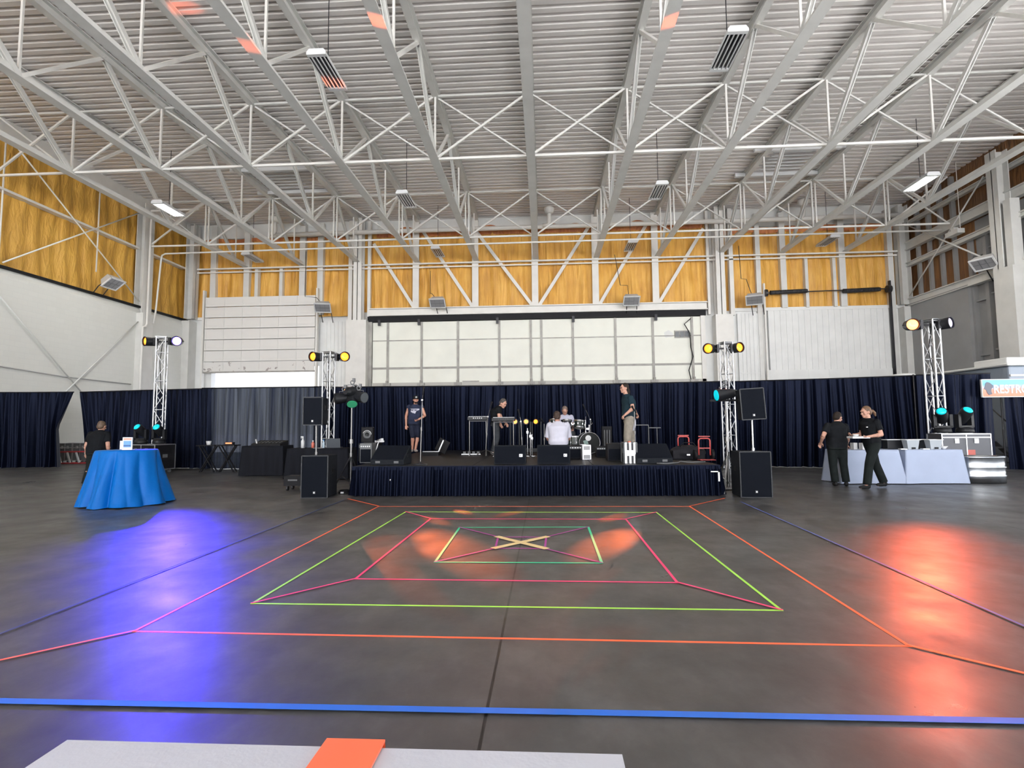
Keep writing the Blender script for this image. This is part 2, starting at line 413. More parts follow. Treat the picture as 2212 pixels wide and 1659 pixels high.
# ---- left wall: painted block below with a sloped ledge, foam above
b = MB(); b.span((XL - .5, -12, 0), (XL, 22.4, 5.55))
b.prism([(XL - .5, 5.55), (XL, 5.55), (XL, 5.62), (XL - .12, 5.86), (XL - .5, 5.86)], 'y', -12, 22.4)
struct(b.build('wall_left', M_BLOCK))
b = MB(); rnd = random.Random(5)
def fn(u, v):
    y = -12 + u * 34.3; z = 5.86 + v * 3.9
    return (XL - .22 + .03 * math.sin(y * 13 + math.sin(z * 2)) + .03 * math.sin(y * 5.1 + z), y, z)
b.grid(fn, 420, 24)
struct(b.build('wall_left_foam', M_FOAMD))
b = MB(); b.span((XL - .24, -12, 5.82), (XL - .02, 22, 5.9)); struct(b.build('trim_4', M_BLACK))
b = MB(); b.span((XL - .45, -12, 9.66), (XL - .05, 22.1, 10.05)); b.span((XL - .25, -12, 9.60), (XL + .02, 22.1, 9.68)); struct(b.build('trim_5', M_STEELW))

# ---- right wall: block below, dark foam above at the far end; a bay of tall grey door panels nearer
b = MB(); b.span((XR, 18.75, 0), (XR + .4, 22.3, 5.9)); b.span((XR + .25, 11, 0), (XR + .6, 18.75, 8.0)); b.span((XR + .25, -12, 5.6), (XR + .6, 11, 8.0)); b.span((XR + .25, -12, 0), (XR + .6, -10.5, 5.6))
struct(b.build('wall_right', M_GREYSHADE))
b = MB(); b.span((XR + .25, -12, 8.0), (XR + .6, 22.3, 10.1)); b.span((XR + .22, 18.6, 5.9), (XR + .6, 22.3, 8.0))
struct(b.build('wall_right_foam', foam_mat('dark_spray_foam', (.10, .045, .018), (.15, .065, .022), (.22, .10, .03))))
b = MB()
for yy in (18.72, 18.1, 17.3, 16.4, 15.4): b.span((XR + .1, yy - .07, 0), (XR + .25, yy + .07, 7.6))
for z in (2.2, 3.6, 5.4, 6.9):
    b.span((XR + .16, 17.3, z), (XR + .25, 18.1, z + .06)); b.span((XR + .16, 18.1, z - .12), (XR + .25, 18.72, z - .06)); b.span((XR + .16, 13.2, z - .1), (XR + .25, 17.3, z - .04))
struct(b.build('door_3', M_GREYSHADE))

def column(name, label, boxes, m=M_STEEL, cat='column'):
    b = MB()
    for lo, hi in boxes: b.span(lo, hi)
    o = b.build(name, m); return tag(o, label, cat, 'steel wall columns')
def Ibox(x, y, w, d, z0, z1, along='y'):
    t = .03
    if along == 'y': return [((x - w / 2, y - d / 2, z0), (x + w / 2, y - d / 2 + t, z1)), ((x - w / 2, y + d / 2 - t, z0), (x + w / 2, y + d / 2, z1)), ((x - t / 2, y - d / 2, z0), (x + t / 2, y + d / 2, z1))]
    return [((x - w / 2, y - d / 2, z0), (x - w / 2 + t, y + d / 2, z1)), ((x + w / 2 - t, y - d / 2, z0), (x + w / 2, y + d / 2, z1)), ((x - w / 2, y - t / 2, z0), (x + w / 2, y + t / 2, z1))]
column('steel_column', 'grey wall column with white boxed base standing beside the long orange foam wall', Ibox(XL + .02, 19.22, .32, .5, 5.6, 9.75, 'x') + [((XL - .1, 18.95, 0), (XL + .26, 19.5, 5.6))])
column('steel_column', 'corner column where the long foam wall meets the end wall', Ibox(XL + .2, 21.72, .34, .4, 5.9, 9.9, 'x') + [((XL - .05, 21.5, 0), (XL + .3, 21.98, 5.8))])
column('steel_column', 'paired column beside the hangar door on the raised overhead door side', [((-7.99, 21.5, 0), (-7.16, 21.96, 5.68))] + Ibox(-7.55, 21.72, .34, .4, 5.68, 9.95) + [((-8.02, 21.78, 5.6), (-7.86, 21.96, 9.95)), ((-7.22, 21.8, 5.68), (-7.1, 21.96, 9.9))], M_STEELW)
column('steel_column', 'paired column beside the hangar door on the grooved panel side', [((6.74, 21.5, 0), (7.42, 21.96, 5.62))] + Ibox(7.0, 21.72, .34, .4, 5.62, 9.95) + [((7.42, 21.75, 5.62), (7.58, 21.96, 9.95)), ((6.56, 21.8, 5.68), (6.66, 21.96, 9.9))], M_STEELW)
column('steel_column', 'heavy column with cream lower box standing against the dark door panels', Ibox(XR - .18, 17.05, .36, .4, 5.9, 9.6, 'x') + [((XR - .4, 16.5, 0), (XR + .1, 17.2, 5.92)), ((XR - .3, 16.55, 5.92), (XR - .02, 16.8, 7.95))])
column('steel_column', 'corner column where the dark side wall meets the end wall', Ibox(XR - .1, 21.75, .36, .4, 5.9, 9.8, 'x') + [((XR - .24, 21.6, 0), (XR + .02, 21.98, 5.8))])
# studs over the doors
STUDS = [(-13.87, 'first'), (-12.42, 'second'), (-11.98, 'third, narrow'), (-10.92, 'fourth, narrow'), (-10.02, 'fifth'), (-9.25, 'sixth')]
for x, n in STUDS:
    w = .14 if 'narrow' in n else .24
    top = 8.05 if 'narrow' in n else 9.9
    b = MB(); b.span((x - w / 2, YB - .16, 6.0), (x + w / 2, YB + .06, top))
    tag(b.build('wall_stud', M_STEEL), 'pale wall stud over the raised overhead door, %s counting from the foam corner' % n, 'stud', 'studs over the raised overhead door')
for i, x in enumerate((-5.2, -2.74, -.3, 2.14, 4.53)):
    b = MB(); b.span((x - .13, YB - .2, 5.92), (x + .13, YB - .16, 9.9)); b.span((x - .02, YB - .16, 6.1), (x + .02, YB + .06, 9.9))
    tag(b.build('wall_stud', M_STEELW), 'white stud above the hangar door, %s of five from the raised door' % ('first', 'second', 'third', 'fourth', 'fifth')[i], 'stud', 'studs over the hangar door')
for x, n, w in ((8.58, 'first', .18), (9.55, 'second', .22), (10.43, 'third, short', .12), (11.5, 'fourth, short', .12), (11.82, 'fifth', .24), (13.66, 'sixth', .2)):
    top = 7.9 if 'short' in n else 9.75
    b = MB(); b.span((x - w / 2, YB - .16, 5.9 if n != 'first' and n != 'sixth' else 3.0), (x + w / 2, YB + .06, top))
    tag(b.build('wall_stud', M_STEEL), 'grey stud over the grooved door panel, %s from the hangar door side' % n, 'stud', 'studs over the grooved door panel')
# sloping braces on the foam above the hangar door
BR = [((-7.0, 8.95), (-5.28, 6.2)), ((-5.1, 9.7), (-2.86, 6.2)), ((-2.66, 9.3), (-.42, 6.2)), ((2.0, 9.55), (-.14, 6.2)), ((4.4, 9.7), (2.3, 6.2)), ((6.5, 9.2), (4.66, 6.2))]
for i, (p, q) in enumerate(BR):
    b = MB(); b.bar((p[0], YB - .1, p[1]), (q[0], YB - .1, q[1]), .13, .06, (0, 1, 0))
    tag(b.build('diagonal_brace', M_STEELW), 'sloping brace above the hangar door, %s of six from the raised door' % ('first', 'second', 'third', 'fourth', 'fifth', 'sixth')[i], 'brace', 'braces over the hangar door')
b = MB(); b.span((-14.5, YB - .28, 7.98), (13.9, YB - .22, 8.04)); b.span((-14.5, YB - .25, 7.84), (13.9, YB - .205, 7.89))
tag(b.build('wall_girt', M_STEELW), 'thin white rail running across the whole foam end wall', 'girt')

# ---- half-raised overhead door over the bright opening
t = thing('overhead_door', 'white panelled overhead door, half raised over the bright opening, with peeling paint', 'door', (-11.7, 21.7, 3.66))
def dirty_door_mat():
    m = bpy.data.materials.new('peeling_white_paint'); m.use_nodes = True
    N = m.node_tree.nodes; L = m.node_tree.links; p = N['Principled BSDF']; tc = N.new('ShaderNodeTexCoord')
    nz = N.new('ShaderNodeTexNoise'); nz.inputs['Scale'].default_value = 3.4; nz.inputs['Detail'].default_value = 7; nz.inputs['Roughness'].default_value = .6; L.new(tc.outputs['Object'], nz.inputs['Vector'])
    sp = N.new('ShaderNodeSeparateXYZ'); L.new(tc.outputs['Object'], sp.inputs[0])
    mr = N.new('ShaderNodeMapRange'); mr.inputs[1].default_value = .15; mr.inputs[2].default_value = 1.6; mr.inputs[3].default_value = .08; mr.inputs[4].default_value = -.12; L.new(sp.outputs['Z'], mr.inputs[0])
    ad = N.new('ShaderNodeMath'); ad.operation = 'ADD'; L.new(nz.outputs['Fac'], ad.inputs[0]); L.new(mr.outputs[0], ad.inputs[1])
    rp = N.new('ShaderNodeValToRGB'); rp.color_ramp.elements[0].position = .67; rp.color_ramp.elements[0].color = (.72, .71, .69, 1); rp.color_ramp.elements[1].position = .69; rp.color_ramp.elements[1].color = (.30, .27, .26, 1)
    L.new(ad.outputs[0], rp.inputs[0]); L.new(rp.outputs[0], p.inputs['Base Color']); p.inputs['Roughness'].default_value = .5
    return m
M_PEEL = dirty_door_mat()
zz = [0, .42, .88, 1.34, 1.80, 2.26, 2.72, 3.14]
for i in range(7):
    b = MB(); z0, z1 = zz[i], zz[i + 1]
    b.span((-2.32, 0, z0 + .012), (2.32, .05, z1 - .012)); b.span((-2.32, -.02, z0 + .012), (2.32, 0, z0 + .05))
    if i: b.span((-2.32, -.012, z0 + .12), (2.32, 0, z0 + .15))
    for k in range(7):
        x = -2.32 + k * 4.64 / 6; b.span((x - .025, -.022, z0 + .015), (x + .025, 0, z1 - .015))
    b.build('door_section', M_PEEL, t)
b = MB(); b.span((-2.36, -.03, -.05), (2.36, .06, .012)); b.build('bottom_rail', M_MULL, t)
for s in (-1, 1):
    b = MB(); b.span((s * 2.42 - .035, -.06, -3.6), (s * 2.42 + .035, .1, 3.42)); b.build('track', M_STEELW, t)
# ---- wide hangar door
t = thing('hangar_door', 'wide cream hangar door of framed panels behind the stage', 'door', (-.3, 21.9, 0))
b = MB(); b.span((-6.7, 0, 0), (6.7, .12, 5.62)); b.build('panel_sheet', M_DOORP, t)
xm = [838, 911, 989.6, 1079, 1147, 1170, 1238, 1330, 1411, 1496]
for px in xm:
    x = at_y(px, 760, 21.9).x + .3; b = MB(); b.span((x - .045, -.05, 0), (x + .045, .0, 5.62)); b.build('mullion', M_MULL, t)
for z, w in ((4.86, .02), (3.72, .04)):
    b = MB(); b.span((-6.7, -.03, z - w), (6.7, 0, z + w)); b.build('rail', M_MULL, t)
b = MB(); b.span((-6.7, -.08, 2.95), (6.7, 0, 3.12)); b.span((-6.7, -.10, 2.98), (6.7, -.06, 3.02)); b.build('bottom_rail', mat('rail_grey', (.42, .41, .38), .5), t)
for px in xm:
    x = at_y(px, 760, 21.9).x + .3; b = MB(); b.box((x, -.13, 3.05), (.3, .08, .1)); b.cyl((x, -.13, 2.9), (x, -.13, 3.2), .05); b.build('roller', M_MULL, t)
b = MB(); b.span((-6.9, -.12, 5.64), (6.75, .1, 5.86)); b.build('top_track', M_BLACK, t)
for px in (822, 907, 1075, 1238, 1415):
    x = at_y(px, 695, 21.9).x + .3; b = MB(); b.box((x, -.16, 5.58), (.1, .1, .24)); b.build('hanger', M_DARKST, t)
for x0, x1, m in ((-6.98, -6.72, M_MULL), (6.55, 6.72, M_STEELW)):
    b = MB(); b.span((x0, -.08, 0), (x1, .1, 5.8)); b.build('jamb', m, t)
p = at_y(1473, 722, 21.9); w = MB(); w.span((p.x + .3 - .30, -.03, p.z - .15), (p.x + .3 + .30, .0, p.z + .15)); wf = w.build('window_frame', M_MULL, t)
for k in range(3):
    w = MB(); w.span((p.x + .3 - .27 + k * .19, -.045, p.z - .11), (p.x + .3 - .11 + k * .19, -.028, p.z + .11)); w.build('pane', M_GLASSD, wf)
p = at_y(1017, 829, 21.9); w = MB(); w.span((p.x + .3 - .34, -.03, p.z - .3), (p.x + .3 + .34, .0, p.z + .12)); wf = w.build('window_frame', M_MULL, t)
for k in range(3):
    w = MB(); w.span((p.x + .3 - .31 + k * .21, -.045, p.z - .26), (p.x + .3 - .12 + k * .21, -.028, p.z + .08)); w.build('pane', M_GLASSD, wf)
p = at_y(1444, 722, 21.9); w = MB(); rr = random.Random(4)
w.add([(p.x + .3 + math.cos(a) * (.20 + rr.uniform(-.05, .05)), -.006, p.z + math.sin(a) * (.15 + rr.uniform(-.05, .03))) for a in [2 * PI * i / 12 for i in range(12)]], [tuple(range(12))])
w.build('paint_patch', M_WHITE, t)
w = MB(); pts = [(at_y(px, py, 21.78).x + .3, -.13, at_y(px, py, 21.78).z) for px, py in ((1492, 688), (1478, 700), (1490, 720), (1492, 750), (1497, 770), (1488, 800), (1494, 826))]
w.tube(pts, .02, 6); w.build('door_cable', M_BLACK, t)
# ---- grooved panel filling the other doorway with an overhead door's bottom sections
t = thing('overhead_door', 'white vertically grooved door infill with two horizontal sections at its foot', 'door', (11.08, 21.86, 0))
b = MB(); b.span((-2.2, 0, 3.42), (2.2, .1, 5.78))
for k in range(20): b.span((-2.2 + k * .23, -.02, 3.42), (-2.2 + k * .23 + .205, 0, 5.78))
b.build('grooved_panel', M_WHITE, t)
for z0, z1 in ((2.5, 3.0), (3.02, 3.42)):
    b = MB(); b.span((-2.35, -.1, z0), (2.35, -.03, z1)); b.span((-2.35, -.12, z0), (2.35, -.1, z0 + .05))
    for k in range(7): b.span((-2.35 + k * .773, -.115, z0), (-2.31 + k * .773, -.1, z1))
    b.build('door_section', M_WHITE, t)
for x, m in ((-2.36, M_STEELW), (2.42, M_DARKST)):
    b = MB(); b.span((x - .03, -.16, 0), (x + .03, -.06, 6.85)); b.build('track', m, t)
for x0, x1 in ((-2.15, -.75), (.62, 2.0)):
    b = MB(); b.cyl((x0, -.2, 6.46), (x1, -.2, 6.50), .075)
    for k in range(24): b.torus((x0 + (x1 - x0) * k / 24, -.2, 6.46 + .04 * k / 24), .078, .012, (0, PI / 2, 0), 12, 5)
    b.build('torsion_spring', M_DARKST, t)
b = MB(); b.cyl((-2.36, -.2, 6.45), (2.42, -.2, 6.52), .022); b.cyl((-2.36, -.2, 6.45), (-2.28, -.2, 6.45), .14); b.cyl((2.25, -.2, 6.5), (2.4, -.2, 6.5), .14); b.build('torsion_shaft', M_DARKST, t)
b = MB(); b.span((7.7, 21.9, 0), (8.6, 21.97, 5.7))
for k in range(6): b.span((7.7 + k * .15, 21.88, 0), (7.83 + k * .15, 21.9, 5.7))
b.span((7.75, 21.86, 3.3), (8.6, 21.9, 3.34))
struct(b.build('door_4', M_WHITE))

# ---- roof trusses
TX = [-.25 + 2.44 * k for k in range(-5, 6)]
ORD = ['next to the foam side wall', 'fourth from the centre truss on the foam side', 'third from the centre truss on the foam side', 'second from the centre truss on the foam side', 'first beside the centre truss on the foam side', 'the centre truss over the stage', 'first beside the centre truss on the sign side', 'second from the centre truss on the sign side', 'third from the centre truss on the sign side', 'fourth from the centre truss on the sign side', 'outermost on the sign side']
ZB_, ZT_ = 8.13, 9.86
proto = None
BN = [1.71, 5.58, 9.45, 13.32, 17.19, 21.06]
def make_truss():
    t = thing('roof_truss', '', 'truss', (TX[0], 0, 0), 0, 'roof trusses')
    b = MB(); b.span((-.11, 0, ZB_ - .05), (.11, 21.95, ZB_ - .025)); b.span((-.022, 0, ZB_ - .025), (.022, 21.95, ZB_ + .12)); b.build('bottom_chord', M_STEEL, t)
    b = MB(); b.span((-.1, -11.9, ZT_ + .115), (.1, 21.95, ZT_ + .14)); b.span((-.022, -11.9, ZT_ - .06), (.022, 21.95, ZT_ + .115)); b.span((-.08, -11.9, ZT_ - .07), (.08, 21.95, ZT_ - .05)); b.build('top_chord', M_STEEL, t)
    for i, y in enumerate(BN):
        b = MB(); b.bar((0, y, ZB_ + .02), (0, y, ZT_), .045, .045); b.build('vertical', M_STEELW, t)
        if y - 1.93 > -.5:
            b = MB(); b.bar((-.035, y, ZB_), (-.035, y - 1.93, ZT_), .018, .11); b.bar((.035, y, ZB_), (.035, y - 1.93, ZT_), .018, .11); b.bar((0, y, ZB_), (0, y - 1.93, ZT_), .085, .02); b.build('diagonal', M_STEEL, t)
        if y + 1.93 < 22:
            b = MB(); b.bar((0, y, ZB_), (0, y + 1.93, ZT_), .07, .07); b.build('diagonal', M_STEELW, t)
    for x in (-.06, .06):
        b = MB(); b.bar((x, 19.15, ZB_), (x, 19.15, ZT_), .045, .05); b.build('hanger', M_STEELW, t)
    return t
truss = make_truss()
for i, x in enumerate(TX):
    lab = 'white steel roof truss, ' + ORD[i]
    if i == 0: truss.location = hmap((x, 0, 0)); truss['label'] = lab
    else: dup(truss, (x, 0, 0), 0, lab)
# cross bracing between trusses, in two lines across the hall
def make_brace(w):
    t = thing('cross_brace', '', 'brace', (0, 0, 0), 0, 'cross bracing between the trusses')
    b = MB(); b.bar((.06, 0, ZB_ + .03), (w - .06, 0, ZB_ + .03), .05, .055); b.build('bottom_strut', M_STEELW, t)
    b = MB(); b.bar((.06, 0, ZT_ - .02), (w - .06, 0, ZT_ - .02), .045, .05); b.build('top_strut', M_STEEL, t)
    b = MB(); b.bar((.06, -.04, ZB_ + .05), (w - .06, -.04, ZT_ - .06), .045, .05); b.build('diagonal', M_STEELW, t)
    b = MB(); b.bar((.06, .04, ZT_ - .06), (w - .06, .04, ZB_ + .05), .036, .04); b.build('diagonal', M_STEEL, t)
    return t
BAY = ['bay beside the foam wall', 'fifth bay from the centre truss on the foam side', 'fourth bay from the centre truss on the foam side', 'third bay from the centre truss on the foam side', 'second bay from the centre truss on the foam side', 'first bay from the centre truss on the foam side']
BAY = BAY + [s.replace('foam', 'sign') for s in BAY[::-1]]
BAY[11] = 'bay beside the dark side wall'
edges = [XL + .2] + TX + [XR - .05]
pb = None
for line, yy in (('nearer white', 13.36), ('farther white', 19.2)):
    for i in range(12):
        lab = '%s X brace line, %s' % (line, BAY[i])
        w = edges[i + 1] - edges[i]
        if i in (0, 11):
            t = make_brace(w); t.location = hmap((edges[i], yy, 0)); t['label'] = lab
        elif pb is None:
            pb = make_brace(w); pb.location = hmap((edges[i], yy, 0)); pb['label'] = lab
        else: dup(pb, (edges[i], yy, 0), 0, lab)
# long thin pipes
def pipe(name, pts, r, m, label, cat='pipe'):
    b = MB(); b.tube(pts, r, 10); return tag(b.build(name, m), label, cat)
pipe('conduit', [(XL + .29, 19.45, 5.3), (XL + .32, 19.5, 5.7), (XL + .42, 19.55, 7.75), (XL + .5, 19.48, 7.9), (XL + .65, 19.45, 7.95), (-8, 19.4, 7.97), (13.9, 19.4, 8.0)], .03, M_STEELW, 'thin conduit bending from the foam side column and running across under the trusses', 'pipe')
pipe('conduit', [(XL + .34, 18.85, .0), (XL + .34, 18.85, 5.05), (XL + .34, 19.0, 5.1), (XL + .34, 19.05, 5.2), (XL + .34, 19.05, 9.3), (XL + .36, 19.0, 9.45), (-12.7, 19.0, 9.45)], .035, M_STEELW, 'conduit climbing the boxed column on the white block wall', 'pipe')
t = thing('drain_pipe', 'thick white roof drain pipe with elbows under the deck along the end wall', 'pipe', (0, 21.36, 9.27))
b = MB(); b.tube([(-10.9, 0, -.02), (-5, 0, 0), (.25, 0, 0), (9.9, 0, .02), (13.8, 0, .05)], .09, 12); b.build('main_run', M_STEELW, t)
for x in (-10.9, .3, 10.1):
    b = MB(); b.tube([(x - .25, -.12, 0), (x - .06, -.14, .02), (x, -.16, .1), (x, -.18, .3), (x, -.2, .62)], .085, 10); b.lathe([(.1, .45), (.17, .5), (.2, .62), (.2, .68)], (x, -.2, 0), 16); b.build('elbow', M_STEELW, t)
for lab, pts in (('bare rod descending from the foam wall top to the ledge by the column', [(XL + .13, 14.05, 9.3), (XL + .13, 18.9, 6.0)]), ('bare rod rising across the foam side wall toward the column top', [(XL + .06, 13.9, 5.95), (XL + .06, 18.8, 9.3)]),
                 ('painted rod crossing the white block wall down toward the drape gap', [(XL + .05, 13.2, 5.6), (XL + .05, 17.3, 2.0)]), ('painted rod crossing the white block wall up to the boxed column', [(XL + .12, 15.5, 2.0), (XL + .12, 18.9, 5.25)])):
    pipe('brace_rod', pts, .022, M_STEELW if 'bare' in lab else mat('painted_rod', (.62, .63, .61), .5), lab, 'rod')
pipe('cable', [(XL + .03, 11, 3.3), (XL + .03, 13.5, 3.12), (XL + .03, 16, 2.98), (XL + .03, 18.8, 2.95)], .018, mat('cable_grey', (.42, .43, .43), .6), 'sagging grey cable fixed along the white block wall', 'cable')
b = MB(); b.span((XL - .2, -12, 7.98), (XL + .02, 18.95, 8.05)); b.span((XL - .2, 19.5, 7.98), (XL + .02, 21.6, 8.05)); tag(b.build('wall_girt', M_STEELW), 'slim pale rail running along the foam side wall', 'girt')
for y, lab in ((17.1, 'thin vertical rod hanging down the foam side wall beside the wall lamp'), (13.85, 'vertical conduit at the picture edge on the foam side wall')):
    pipe('wall_rod', [(XL - .02, y, 9.6), (XL - .02, y, 6.6 if y > 15 else 5.3)], .022, M_STEELW, lab, 'rod')
# dark side: girts, knee braces, stub posts
def beam(p, q, w, h, label, m=M_STEEL, cat='girt'):
    b = MB(); b.bar(p, q, w, .03); bb = Vector(p); b.bar(Vector(p) + Vector((0, 0, h / 2)), Vector(q) + Vector((0, 0, h / 2)), .03, h); b.bar(Vector(p) + Vector((0, 0, h)), Vector(q) + Vector((0, 0, h)), w, .03)
    return tag(b.build('wall_girt', m), label, cat)
beam((XR + .02, 21.6, 8.0), (XR + .02, -8, 8.0), .2, .3, 'upper heavy girt along the dark side wall')
beam((XR + .02, 21.6, 7.35), (XR + .02, 4, 7.4), .2, .14, 'middle slim girt along the dark side wall')
beam((XR + .02, 21.6, 5.82), (XR + .02, -8, 5.88), .22, .26, 'lower heavy girt along the dark side wall')
beam((XR + .1, 21.6, 9.0), (XR + .1, -8, 9.05), .16, .12, 'pipe rail just under the roof of the dark side wall')
for i, y in enumerate((21.2, 20.6, 20.0, 19.4)):
    b = MB(); b.span((XR + .1, y - .05, 5.9), (XR + .25, y + .05, 9.9)); tag(b.build('wall_stud', M_GREYSHADE), 'dim stud on the dark side wall, %s from the corner' % ('first', 'second', 'third', 'fourth')[i], 'stud', 'studs on the dark side wall')
pipe('brace_rod', [(XR - .15, 17.6, 9.1), (XR - .15, 21.4, 6.15)], .025, M_STEEL, 'rod sloping down the dark side wall to the corner', 'rod')
pipe('brace_rod', [(XR - .22, 21.4, 9.0), (XR - .22, 17.3, 6.2)], .025, M_STEEL, 'rod rising on the dark side wall from the column lamp to the corner', 'rod')
for k, (dx, r_) in enumerate(((.17, .045), (.30, .03))):
    pipe('conduit', [(TX[8] + dx, 2.0, 8.26), (TX[8] + dx, 20.5, 8.26)], r_, M_STEELW if k else M_STEEL, ('thick', 'thin')[k] + ' conduit running beside the third truss on the sign side', 'pipe')
for py, lab in ((813, 'round wall bell on the white end wall, upper of two'), (831, 'round wall bell with dark centre on the white end wall, lower of two')):
    p = at_y(401, py, 21.95); t = thing('wall_bell', lab, 'bell', p, 0, 'wall bells')
    b = MB(); b.lathe([(0, 0), (.13, .0), (.13, .05), (.09, .09), (0, .1)], (0, 0, 0), 18, Euler((R(90), 0, 0))); b.build('bell_dome', M_STEELW, t)
    if py > 820: b = MB(); b.cyl((0, -.095, 0), (0, -.115, 0), .05, n=14); b.build('bell_centre', M_DARKST, t)
HALL[0] = False
# ================================================================== LAMPS UNDER THE ROOF
def make_highbay(tubes):
    t = thing('hanging_lamp', '', 'lamp', (0, 0, 0), 0, 'hanging lamps under the trusses')
    w, l = .47, 1.42
    b = MB(); b.prism([(-w / 2, .02), (-w / 2 + .06, .10), (w / 2 - .06, .10), (w / 2, .02), (w / 2, 0), (-w / 2, 0)], 'y', -l / 2, l / 2)
    b.box((0, -l / 2 + .05, -.02), (w, .1, .05)); b.box((0, l / 2 - .05, -.02), (w, .1, .05)); b.box((-w / 2 + .01, 0, -.02), (.02, l, .05)); b.box((w / 2 - .01, 0, -.02), (.02, l, .05))
    b.build('housing', M_LAMPW, t)
    b = MB(); b.box((0, 0, -.004), (w - .04, l - .2, .006)); b.build('reflector', M_REFL if tubes is not M_LAMP else M_LAMPW, t)
    for i in range(4):
        x = -.15 + .1 * i; b = MB(); b.cyl((x, -l / 2 + .1, -.03), (x, l / 2 - .1, -.03), .02, n=8); b.build('tube', tubes, t)
    b = MB(); b.cyl((0, 0, .1), (0, 0, 2.47), .012, n=8); b.torus((0, 0, .13), .035, .008, (PI / 2, 0, 0), 14, 5); b.build('hanger_rod', M_DARKST, t)
    return t
LZ = EYE + 8.82
HB = [(708, 155, 0, 'unlit hanging lamp with a warm reflection, between two foam side trusses'), (1572, 110, 0, 'unlit hanging lamp with dark tubes nearest the roof edge over the sign side'.replace('nearest', 'close to')),
      (365, 452, 1, 'brightly lit hanging lamp beside the foam side wall'), (1988, 395, 1, 'brightly lit hanging lamp on the restroom sign side'),
      (878, 432, 0, 'unlit hanging lamp below the X braces on the foam side of centre'), (1422, 413, 0, 'unlit hanging lamp below the X braces on the sign side of centre'),
      (546, 557, 0, 'unlit hanging lamp against the foam above the raised overhead door'), (946, 545, 0, 'unlit hanging lamp against the foam above the singer'), (1362, 532, 0, 'unlit hanging lamp against the foam above the bassist'), (1788, 521, 0, 'unlit hanging lamp against the foam above the grooved door panel')]
h_off = make_highbay(M_TUBE); h_on = make_highbay(M_LAMP); used = set()
for px, py, lit, lab in HB:
    p = at_z(px, py, LZ); src = h_on if lit else h_off
    if lit not in used: src.location = p; src['label'] = lab; used.add(lit)
    else: dup(src, p, 0, lab)
    if lit:
        d = bpy.data.lights.new('tube_light', 'AREA'); d.shape = 'RECTANGLE'; d.size = .42; d.size_y = 1.2; d.energy = 120; d.color = (1, .97, .9)
        o = bpy.data.objects.new('tube_light', d); o.location = p + Vector((0, 0, -.08)); COL.objects.link(o)
def wall_lamp(p, rz, lab, arms, conduit=None):
    t = thing('wall_lamp', lab, 'lamp', p, rz, 'floodlights bracketed on the walls'); t.scale = (1.18,) * 3
    tilt = Matrix.Rotation(R(-38), 4, 'X')
    b = MB(); b.M = tilt; b.loft([[Vector((-.33, -.24, 0)), Vector((.33, -.24, 0)), Vector((.33, .24, 0)), Vector((-.33, .24, 0))], [Vector((-.25, -.16, .26)), Vector((.25, -.16, .26)), Vector((.25, .16, .26)), Vector((-.25, .16, .26))]], smooth=False); b.build('housing', mat('lamp_housing_grey', (.42, .41, .40), .5), t)
    b = MB(); b.M = tilt; b.box((0, -.24, -.01), (.7, .04, .05)); b.box((0, .24, -.01), (.7, .04, .05)); b.box((-.33, 0, -.01), (.04, .5, .05)); b.box((.33, 0, -.01), (.04, .5, .05)); b.build('rim', M_LAMPW, t)
    b = MB(); b.M = tilt; b.box((0, 0, -.006), (.6, .42, .008)); b.build('lens', mat('lamp_lens_grey', (.20, .20, .21), .2), t)
    b = MB(); b.M = tilt
    for x in (-.1, .1): b.box((x, 0, -.014), (.012, .42, .012))
    b.box((0, 0, -.014), (.6, .012, .012)); b.build('guard', M_GREYP, t)
    b = MB()
    for x in (-.22, .22): b.tube([(x, .02, .12), (x + .08, .45, -.1), (x + .12, arms, -.5)], .018, 8)
    b.build('bracket', M_DARKST, t)
    if conduit:
        b = MB(); b.tube([Vector(q) for q in conduit], .014, 6); b.build('feed_wire', M_DARKST, t)
    return t
wy = YB * HK
wall_lamp(at_y(945, 655, wy - 1.1), 0, 'wall floodlight over the hangar door above the singer', .8, [(-.12, .1, .26), (-.3, .3, .5), (-.42, .5, .55), (-.42, .5, 1.6)])
wall_lamp(at_y(1364, 650, wy - 1.1), 0, 'wall floodlight over the hangar door above the bassist', .8, [(-.1, .1, .26), (-.1, .3, .75), (-.4, .4, .8), (-.6, .5, 2.2)])
wall_lamp(at_y(697, 665, wy - 1.2), R(14), 'wall floodlight at the top corner of the raised overhead door', .8, [(-.1, .1, .26), (-.3, .2, .5), (-.8, .3, .55), (-.8, .3, 2.6)])
wall_lamp(at_y(1630, 648, wy - 1.2), R(-22), 'wall floodlight beside the dark spring of the grooved door panel', .8, [(-.1, .1, .26), (-.3, .3, 1.0), (-.5, .3, 1.05), (-.55, .3, 2.5)])
wall_lamp(at_x(245, 613, XL * HK + .7), R(90), 'wall floodlight bracketed off the foam side wall', .8)
wall_lamp(at_x(2125, 570, XR * HK - .75), R(-62), 'wall floodlight with a white side bracketed off the dark side column', .75)
t = thing('ceiling_heater', 'small box fixture hung by a rod off the dark side wall girts', 'heater', at_x(2062, 500, XR * HK - .3), R(-90))
b = MB(); b.box((0, 0, -.08), (.75, .3, .2)); b.build('casing', M_STEEL, t)
b = MB(); b.box((0, 0, .09), (.2, .2, .14)); b.build('junction_box', M_STEEL, t); b = MB(); b.cyl((.4, -.05, .0), (.4, -.05, 3.1), .014, n=8); b.build('hanger_rod', M_STEELW, t)
CZ = EYE + HK * (ZR - EYE)
